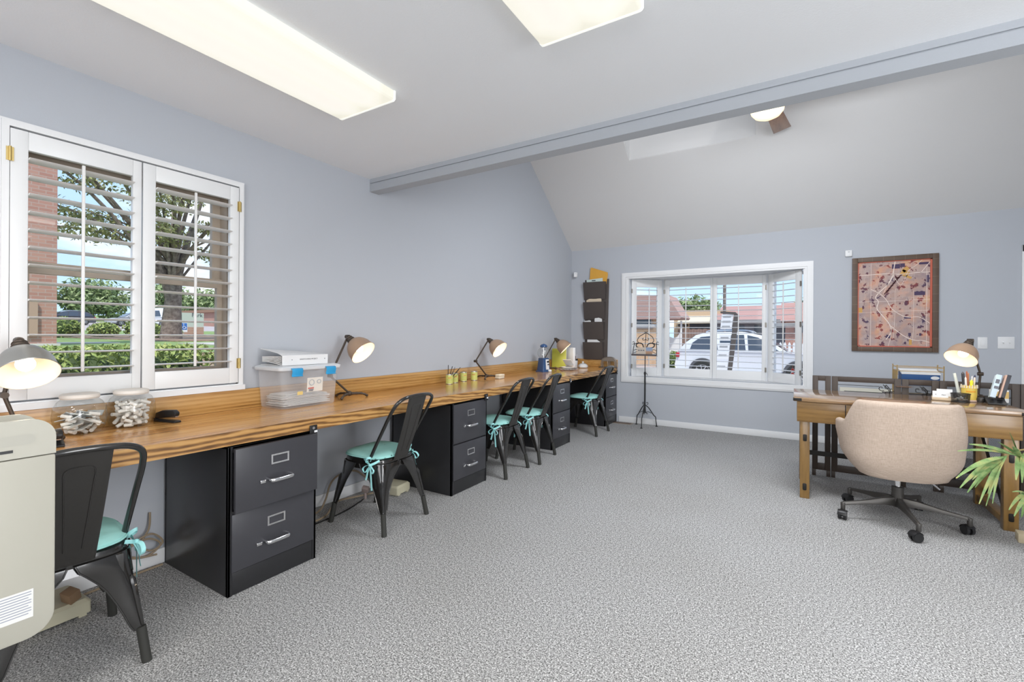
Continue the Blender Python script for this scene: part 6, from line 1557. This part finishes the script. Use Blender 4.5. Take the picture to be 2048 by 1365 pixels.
# parked vehicles
def car(label, loc, rz, paint, kind='suv', cat='car', group=None, h=1.70, l=4.6, w=1.85):
    t = thing('parked_car' if kind != 'van' else 'parked_van', label, cat, loc, rz, group)
    # side profile (x forward, z up) on a length l, height h
    k = l / 4.6; q = h / 1.7
    lower = [(-2.25, .30), (-2.30, .55), (-2.24, .82), (-2.20, 1.02), (1.05, 1.02), (1.75, .96), (2.20, .84), (2.30, .62), (2.28, .32)]
    if kind == 'van': roof = [(-2.22, 1.02), (-2.18, 1.90), (-1.9, 1.98), (.9, 1.96), (1.15, 1.75), (1.75, 1.02)]
    else: roof = [(-2.20, 1.0), (-1.95, 1.30), (-1.62, 1.56), (-1.25, 1.66), (-.2, 1.68), (.35, 1.56), (1.15, 1.02)]
    W2 = w / 2
    m = MB(); low = [(x * k, z * q) for x, z in lower]
    n = len(low); vs = []
    for y, ins in ((-W2 + .05, .04), (-W2, 0), (W2, 0), (W2 - .05, .04)):
        for x, z in low: vs.append((x * (1 - ins * .3), y, z if z > .5 * q else z + ins * .3))
    fs = [tuple(range(n))[::-1], tuple(range(3 * n, 4 * n))]
    for a in range(3):
        for j in range(n): fs.append((a * n + j, a * n + (j + 1) % n, (a + 1) * n + (j + 1) % n, (a + 1) * n + j))
    m.add(vs, fs); m.build('body', paint, t, bevel=.03, smooth=True)
    m = MB(); rf = [(x * k, z * q) for x, z in roof]; n = len(rf); vs = []
    for s_ in (-1, 1):
        for x, z in rf: ins = .18 * max(0, (z / q - 1.02)) ; vs.append((x, s_ * (W2 - .03 - ins), z))
    fs = [tuple(range(n))[::-1], tuple(range(n, 2 * n))] + [(j, (j + 1) % n, (j + 1) % n + n, j + n) for j in range(n)]
    m.add(vs, fs); m.build('roof', paint, t, bevel=.02, smooth=True)
    gm = M_CARGL
    wins = [[(-1.80, 1.06), (-1.72, 1.30), (-1.45, 1.50), (-.98, 1.55), (-.90, 1.06)], [(-.82, 1.06), (-.86, 1.56), (-.12, 1.58), (-.06, 1.06)], [(.02, 1.06), (-.02, 1.57), (.30, 1.49), (.90, 1.06)]] if kind != 'van' else [[(.1, 1.1), (.1, 1.7), (.85, 1.7), (1.2, 1.1)]]
    for P in wins:
        for s_ in (-1, 1):
            m = MB(); pts = []
            for x, z in P: ins = .18 * max(0, (z - 1.02)); pts.append((x * k, s_ * (W2 - .03 - ins * 1.0 + .006), z * q))
            m.add(pts + [(a, b_ - s_ * .01, c_) for a, b_, c_ in pts], [tuple(range(len(pts))), tuple(range(len(pts), 2 * len(pts)))[::-1]] + [(j, (j + 1) % len(pts), (j + 1) % len(pts) + len(pts), j + len(pts)) for j in range(len(pts))]); m.build('side_window', gm, t)
    if kind != 'van':
        m = MB(); m.add([(x * k, y * W2, z * q) for x, y, z in ((.44, -.76, 1.535), (.44, .76, 1.535), (1.10, .84, 1.06), (1.10, -.84, 1.06))], [(0, 1, 2, 3)]); m.v = [p + Vector((.02, 0, .02)) for p in m.v]; m.build('windshield', gm, t)
    m = MB(); 
    if kind != 'van': m.add([(x * k, y * W2, z * q) for x, y, z in ((-1.95, -.78, 1.31), (-1.95, .78, 1.31), (-1.64, .72, 1.55), (-1.64, -.72, 1.55))], [(0, 1, 2, 3)])
    else: m.add([(x * k, y * W2, z * q) for x, y, z in ((-2.21, -.75, 1.25), (-2.21, .75, 1.25), (-2.19, .72, 1.75), (-2.19, -.72, 1.75))], [(0, 1, 2, 3)])
    m.v = [p + Vector((-.02, 0, .01)) for p in m.v]; m.build('rear_window', gm, t)
    for s_ in (-1, 1):
        m = MB(); m.box((-2.20 * k, s_ * (W2 - .10), .88 * q), (.12, .24, .16)); m.build('tail_light', M_TAIL, t, bevel=.02)
        m = MB(); m.box((2.12 * k, s_ * (W2 - .16), .78 * q), (.20, .28, .11)); m.build('headlight', M_CHROME, t, bevel=.02)
    for s_ in (-1, 1):
        m = MB(); 
        for xx in (-1.38, 1.42): m.add([(xx * k + .43 * q * math.cos(a), s_ * (W2 + .004), .36 * q + .43 * q * math.sin(a)) for a in [PI * i / 14 for i in range(15)]] + [(xx * k + .43 * q * math.cos(a), s_ * (W2 - .03), .36 * q + .43 * q * math.sin(a)) for a in [PI * i / 14 for i in range(15)]], [tuple(range(15)), tuple(range(15, 30))[::-1]] + [(i, i + 1, i + 16, i + 15) for i in range(14)])
        m.bb((-2.2 * k, s_ * (W2 - .02), .26 * q), (2.2 * k, s_ * (W2 + .004), .40 * q)); m.build('lower_trim', M_CARTRIM, t)
    for xx in (-1.38, 1.42):
        for s_ in (-1, 1):
            T = Matrix.Translation((xx * k, s_ * (W2 - .08), .35 * q)) @ Matrix.Rotation(PI / 2, 4, 'X')
            m = MB(); m.lathe([(.20, -.11), (.33, -.11), (.355, -.08), (.355, .08), (.33, .11), (.20, .11)], 28, T @ Matrix.Diagonal((q, q, 1, 1)), cap=True); wh = m.build('wheel', M_RUBBER, t, smooth=True, angle=40)
            m = MB()
            for j in range(7):
                a = 2 * PI * j / 7; m.box((0, 0, 0), (.20 * q, .03, .035), M=T @ Matrix.Translation((0, 0, -s_ * .115)) @ Matrix.Rotation(a, 4, 'Z') @ Matrix.Translation((.11 * q, 0, 0)))
            m.tube([T @ Vector((.215 * q * math.cos(a), .215 * q * math.sin(a), -s_ * .115)) for a in [2 * PI * i / 20 for i in range(20)]], .012, 6, closed=True)
            m.build('rim', M_CHROME, wh)
    if kind == 'suv':
        for s_ in (-1, 1):
            m = MB(); m.tube(smoothpath([(-1.3 * k, s_ * (W2 - .22), 1.66 * q), (-1.1 * k, s_ * (W2 - .22), 1.72 * q), (-.1 * k, s_ * (W2 - .22), 1.73 * q), (.15 * k, s_ * (W2 - .22), 1.64 * q)], 4), .018, 6); m.build('roof_rail', M_CHROME, t)
            m = MB(); m.sph((.72 * k, s_ * (W2 + .08), 1.08 * q), .10, 12, 8, (.8, 1, .8)); m.build('mirror', paint, t, smooth=True)
    return t
M_CARGL = mat('car_window', (.06, .075, .10), .12, spec=.8)
M_TAIL = mat('red_tail_light', (.45, .02, .03), .3)
M_CARTRIM = mat('grey_car_trim', (.10, .10, .105), .5)
M_CWHITE = mat('white_car_paint', (.72, .73, .75), .25, coat=.5)
M_CSILV = mat('silver_car_paint', (.50, .51, .52), .3, coat=.5)
M_CDARK = mat('dark_car_paint', (.05, .05, .06), .3, coat=.5)
YG0 = -.31
car('white crossover car parked outside the bay window, rear at left', (-1.32, 17.95, YG0), 0, M_CWHITE, h=1.74, l=4.65)
car('silver car on the street seen through left shutter', (-62, 21.5, gz(-62)), -PI / 2, M_CSILV, 'suv', h=1.6)
car('dark car on the street just right of the brick pillar', (-66, 16.9, gz(-66)), -PI / 2, M_CDARK, 'suv', h=1.5)
car('white van on the street behind the big tree trunk', (-58, 22.4, gz(-58)), PI * .08, M_CWHITE, 'van', 'van', h=1.8, l=5.2)

# signs on the left
t = thing('accessible_parking_sign', 'blue accessible parking sign on a thin post outside left window', 'sign', (-28.26, 12.0, 1.0), 0)
m = MB(); m.cyl((0, 0, 0), (0, 0, .75), .03, 8); m.build('post', mat('sign_post', (.42, .40, .30), .6), t)
m = MB(); m.bb((.03, -.17, .30), (.045, .17, .80)); sg = m.build('sign_plate', M_PAPER, t)
m = MB(); m.bb((.045, -.15, .42), (.050, .15, .78)); m.build('blue_field', mat('sign_blue', (.05, .18, .52), .5), sg)
m = MB(); c0 = Vector((.054, 0, .6)); Yv = Vector((0, 1, 0)); Zv = Vector((0, 0, 1))
m.tube([c0 + Yv * (.02 + .075 * math.cos(a)) + Zv * (-.05 + .075 * math.sin(a)) for a in [PI * .75 + 1.35 * PI * k / 14 for k in range(15)]], .012, 6); m.sph(c0 + Yv * -.015 + Zv * .125, .024, 8, 6)
m.tube([c0 + Yv * -.015 + Zv * .09, c0 + Yv * -.005 + Zv * -.01, c0 + Yv * .06 + Zv * -.01, c0 + Yv * .09 + Zv * -.10, c0 + Yv * .12 + Zv * -.10], .013, 6); m.build('wheelchair_symbol', M_PAPER, sg)
t = thing('monument_sign', 'grey monument sign reading Park beside the big tree trunk', 'sign', (-33.4, 14.7, gz(-33.4)), 0)
m = MB(); m.bb((-.15, -.6, 0), (.15, .6, .5)); m.build('plinth', M_BRICK, t)
m = MB(); m.bb((-.10, -.62, .5), (.10, .62, 1.42)); pn = m.build('panel', mat('sign_grey', (.50, .52, .47), .7), t)
text_obj('lettering', 'Park', .36, mat('sign_letter', (.12, .12, .14), .6), pn, Matrix.Translation((.105, .22, 1.28)) @ Matrix.Rotation(PI / 2, 4, 'Z') @ Matrix.Rotation(PI / 2, 4, 'X'), .01)
# red brick building up the street
t = thing('brick_building', 'low red brick building up the street beyond the left window', 'building', (-75, 40, gz(-75)), 0)
m = MB(); m.bb((-6, -6, -1), (6, 8, 1.9)); m.build('wall', M_BRICK, t)
m = MB(); m.bb((-6.4, -6.4, 1.9), (6.4, 8.4, 2.3)); m.build('roof', mat('brown_fascia', (.30, .18, .12), .8), t)
for k in range(3): m = MB(); m.bb((6.0, -4 + 4 * k, .3), (6.05, -2.2 + 4 * k, 1.4)); m.build('window', M_CARGL, t)

# ---- beyond the bay window
m = MB(); m.bb((-30, 6.9, -.6), (30, 70, -.31)); struct(m.build('ground_lot', M_ROADP))
M_ORA = mat('orange_stucco', (.60, .40, .25), .9); vary(M_ORA, 3, (.55, .36, .22), (.62, .42, .27), (.68, .47, .31))
M_SHING = mat('brown_pink_shingle', (.42, .27, .22), .9); strp(M_SHING, 'Z', .16, .12, (.44, .29, .25), (.34, .21, .18))
M_PEACH = mat('peach_stucco', (.64, .46, .30), .9)
t = thing('orange_house', 'orange stucco house with a steep brown shingle roof, at left', 'house', (-7.5, 24, YG0), 0)
m = MB(); m.bb((-3.2, 0, 0), (1.6, 1.6, 2.62)); m.build('wall', M_ORA, t)
m = MB(); m.prism([(-6.5, 3.62), (2.05, 3.62), (2.75, 2.48), (2.68, 2.40), (-6.5, 2.40)], 'y', -.35, 1.9); m.build('roof', M_SHING, t)
m = MB(); m.bb((.35, -.03, 1.98), (1.2, .02, 2.55)); wn_ = m.build('window', M_CARGL, t)
m = MB(); m.bb((.28, -.06, 1.90), (1.27, -.03, 1.98)); m.bb((.28, -.06, 2.55), (1.27, -.03, 2.62)); m.bb((.28, -.06, 1.98), (.35, -.03, 2.55)); m.bb((1.2, -.06, 1.98), (1.27, -.03, 2.55)); m.build('window_frame', mat('taupe_frame', (.35, .27, .22), .7), wn_)
t = thing('low_shop_building', 'low peach building with a cream awning in the middle distance', 'building', (-5.5, 32, YG0), 0)
m = MB(); m.bb((-1.4, 0, 0), (1.9, 6, 3.24)); m.build('wall', M_PEACH, t)
m = MB(); m.prism([(-.9, 2.45), (0, 2.88), (0, 2.78), (-.9, 2.36)], 'x', -1.0, 1.8); m.build('awning', mat('cream_awning', (.72, .62, .45), .8), t)
m = MB(); m.bb((-.4, -.04, 1.95), (1.2, .02, 2.40)); m.build('window', M_CARGL, t)
m = MB(); 
for k in range(5): m.sph((-1.0 + .12 * k, -.3, 2.25 - .05 * (k % 2)), .09, 8, 6)
m.build('hanging_planter', mat('dark_planter', (.10, .09, .08), .8), t)
t = thing('red_roof_building', 'long building with a pinkish red roof behind the car', 'building', (1.5, 30, YG0), 0)
m = MB(); m.bb((-5.6, 0, 0), (8, 8, 2.5)); m.build('wall', mat('grey_siding', (.27, .27, .29), .8), t)
M_REDR = mat('pinkish_red_roof', (.44, .24, .20), .9); strp(M_REDR, 'Z', .22, .12, (.47, .27, .23), (.40, .22, .18))
m = MB(); m.prism([(-.5, 2.45), (5, 3.62), (9, 2.45)], 'x', -5.8, 8.2); m.build('roof', M_REDR, t)
m = MB(); m.bb((-5.8, -.55, 2.30), (8.2, -.45, 2.52)); m.build('gutter', mat('grey_gutter', (.33, .31, .30), .7), t)
for k in range(5): m = MB(); m.bb((-5.0 + 1.5 * k, -.03, 1.7), (-4.0 + 1.5 * k, .02, 2.2)); m.build('window', M_CARGL, t)
t = thing('red_brick_house', 'red brick wall house seen through the right side shutter', 'house', (1.6, 26.5, YG0), 0)
m = MB(); m.bb((-2.0, 0, 0), (4, 2.5, 2.35)); m.build('wall', M_BRICK, t)
m = MB(); m.prism([(-.4, 2.30), (1.2, 3.30), (2.9, 2.30)], 'x', -2.2, 4.2); m.build('roof', M_REDR, t)
m = MB(); m.bb((-1.6, -.04, 1.75), (-.3, .02, 2.1)); m.build('window', M_CARGL, t)
M_FENCE = mat('weathered_fence', (.30, .20, .16), .9); strp(M_FENCE, 'X', .14, .10, (.31, .21, .17), (.12, .08, .06))
t = thing('wooden_fence', 'weathered brown wooden fence behind the car tail', 'fence', (-4.45, 26, YG0), 0)
m = MB()
for k in range(13): m.bb((-.95 + .145 * k, -.015, 0), (-.815 + .145 * k, .015, 1.92 + .02 * (k % 2)))
m.build('boards', M_FENCE, t)
m = MB(); m.bb((-.95, .015, .4), (.95, .06, .5)); m.bb((-.95, .015, 1.5), (.95, .06, 1.6)); m.build('rail', M_FENCE, t)
t = thing('white_garden_gate', 'white wooden garden gate with a dipped top left of the fence', 'gate', (-5.42, 25, YG0), 0)
m = MB(); m.prism([(-.35, 0), (.35, 0), (.35, 1.75), (.2, 1.52), (0, 1.45), (-.2, 1.52), (-.35, 1.75)], 'y', -.02, .02); m.build('panel', M_PAPER, t)
m = MB(); m.bb((.35, -.05, 0), (.43, .05, 2.35)); m.build('post', M_PAPER, t)
t = thing('picket_fence', 'white picket fence seen through the right side shutter', 'fence', (.5, 22, YG0), 0)
m = MB()
for k in range(14): x = -1.0 + .16 * k; m.prism([(x - .045, 0), (x + .045, 0), (x + .045, 1.26), (x, 1.34), (x - .045, 1.26)], 'y', -.012, .012)
m.bb((-1.1, .012, .4), (1.2, .04, .48)); m.bb((-1.1, .012, 1.0), (1.2, .04, 1.08)); m.build('pickets', M_PAPER, t)
t = thing('utility_pole', 'brown utility pole above the red roof', 'pole', (-2.5, 21, YG0), 0)
m = MB(); m.cyl((0, 0, 0), (0, 0, 8), .06, 8); m.build('pole', M_BARK, t)
tree('round green tree above the low peach building', -8.0, 45, YG0, .25, 3, [((0, 0, 4.2), (2.0, 1.5, 1.1)), ((1.2, 0, 4.0), (1.3, 1.2, .8)), ((-1.2, 0, 4.1), (1.3, 1.2, .9))], M_DLEAF, 600, .22, None, 77)
bush('small green shrub by the white garden gate', -5.0, 23.2, YG0, (.42, .4, .42), 350, .06, M_BUSH, None)
bush('small green tree top between the pole and the red roof', -2.9, 39.5, YG0, (.7, .6, 1.75), 500, .12, M_DLEAF, None)
bush('distant green tree top over the brick house roof at right', .9, 38, YG0, (1.3, 1, 2.35), 600, .15, M_DLEAF, None)
# street side business sign
t = thing('directory_sign', 'tall leaning dark sign board with white panels outside bay window', 'sign', (-1.22, 10.5, YG0), 0)
R = Matrix.Rotation(-.0, 4, 'Y')
def lean(x, z): return (x + (z - .3) * .10, z)
m = MB(); m.prism([lean(-.04, 0), lean(.02, 0), lean(.06, .8), lean(.08, 2.0), lean(.00, 2.07), lean(-.28, 2.09), lean(-.28, 2.05), lean(-.02, 2.02), lean(-.02, .8)], 'y', -.03, .03); m.build('frame', mat('sign_frame', (.10, .085, .075), .6), t)
for (za, zb, nm) in ((1.72, 2.03, 3), (1.48, 1.60, 1), (1.28, 1.43, 1), (1.10, 1.25, 1), (.86, 1.02, 1)):
    m = MB(); m.prism([lean(-.25, za), lean(-.03, za), lean(-.03, zb), lean(-.25, zb)], 'y', -.02, .0); pl_ = m.build('panel', M_PAPER, t)
    m = MB()
    for q in range(nm): zc = za + (zb - za) * (q + .5) / nm; x_, _ = lean(0, zc); m.bb((x_ - .22, -.024, zc - .018), (x_ - .07, -.021, zc + .018))
    m.build('print', mat('faded_print', (.38, .38, .38), .7), pl_)
t = thing('hanging_red_ornament', 'small red ornament hanging in the right side bay window', 'ornament', (-.02, 6.92, .80), 0)
m = MB(); m.sph((0, 0, .035), .022, 12, 8); m.sph((0, 0, -.015), .020, 12, 8); m.cyl((0, 0, .05), (0, 0, .09), .002, 6); m.build('beads', mat('red_bead', (.5, .05, .02), .3), t, smooth=True)
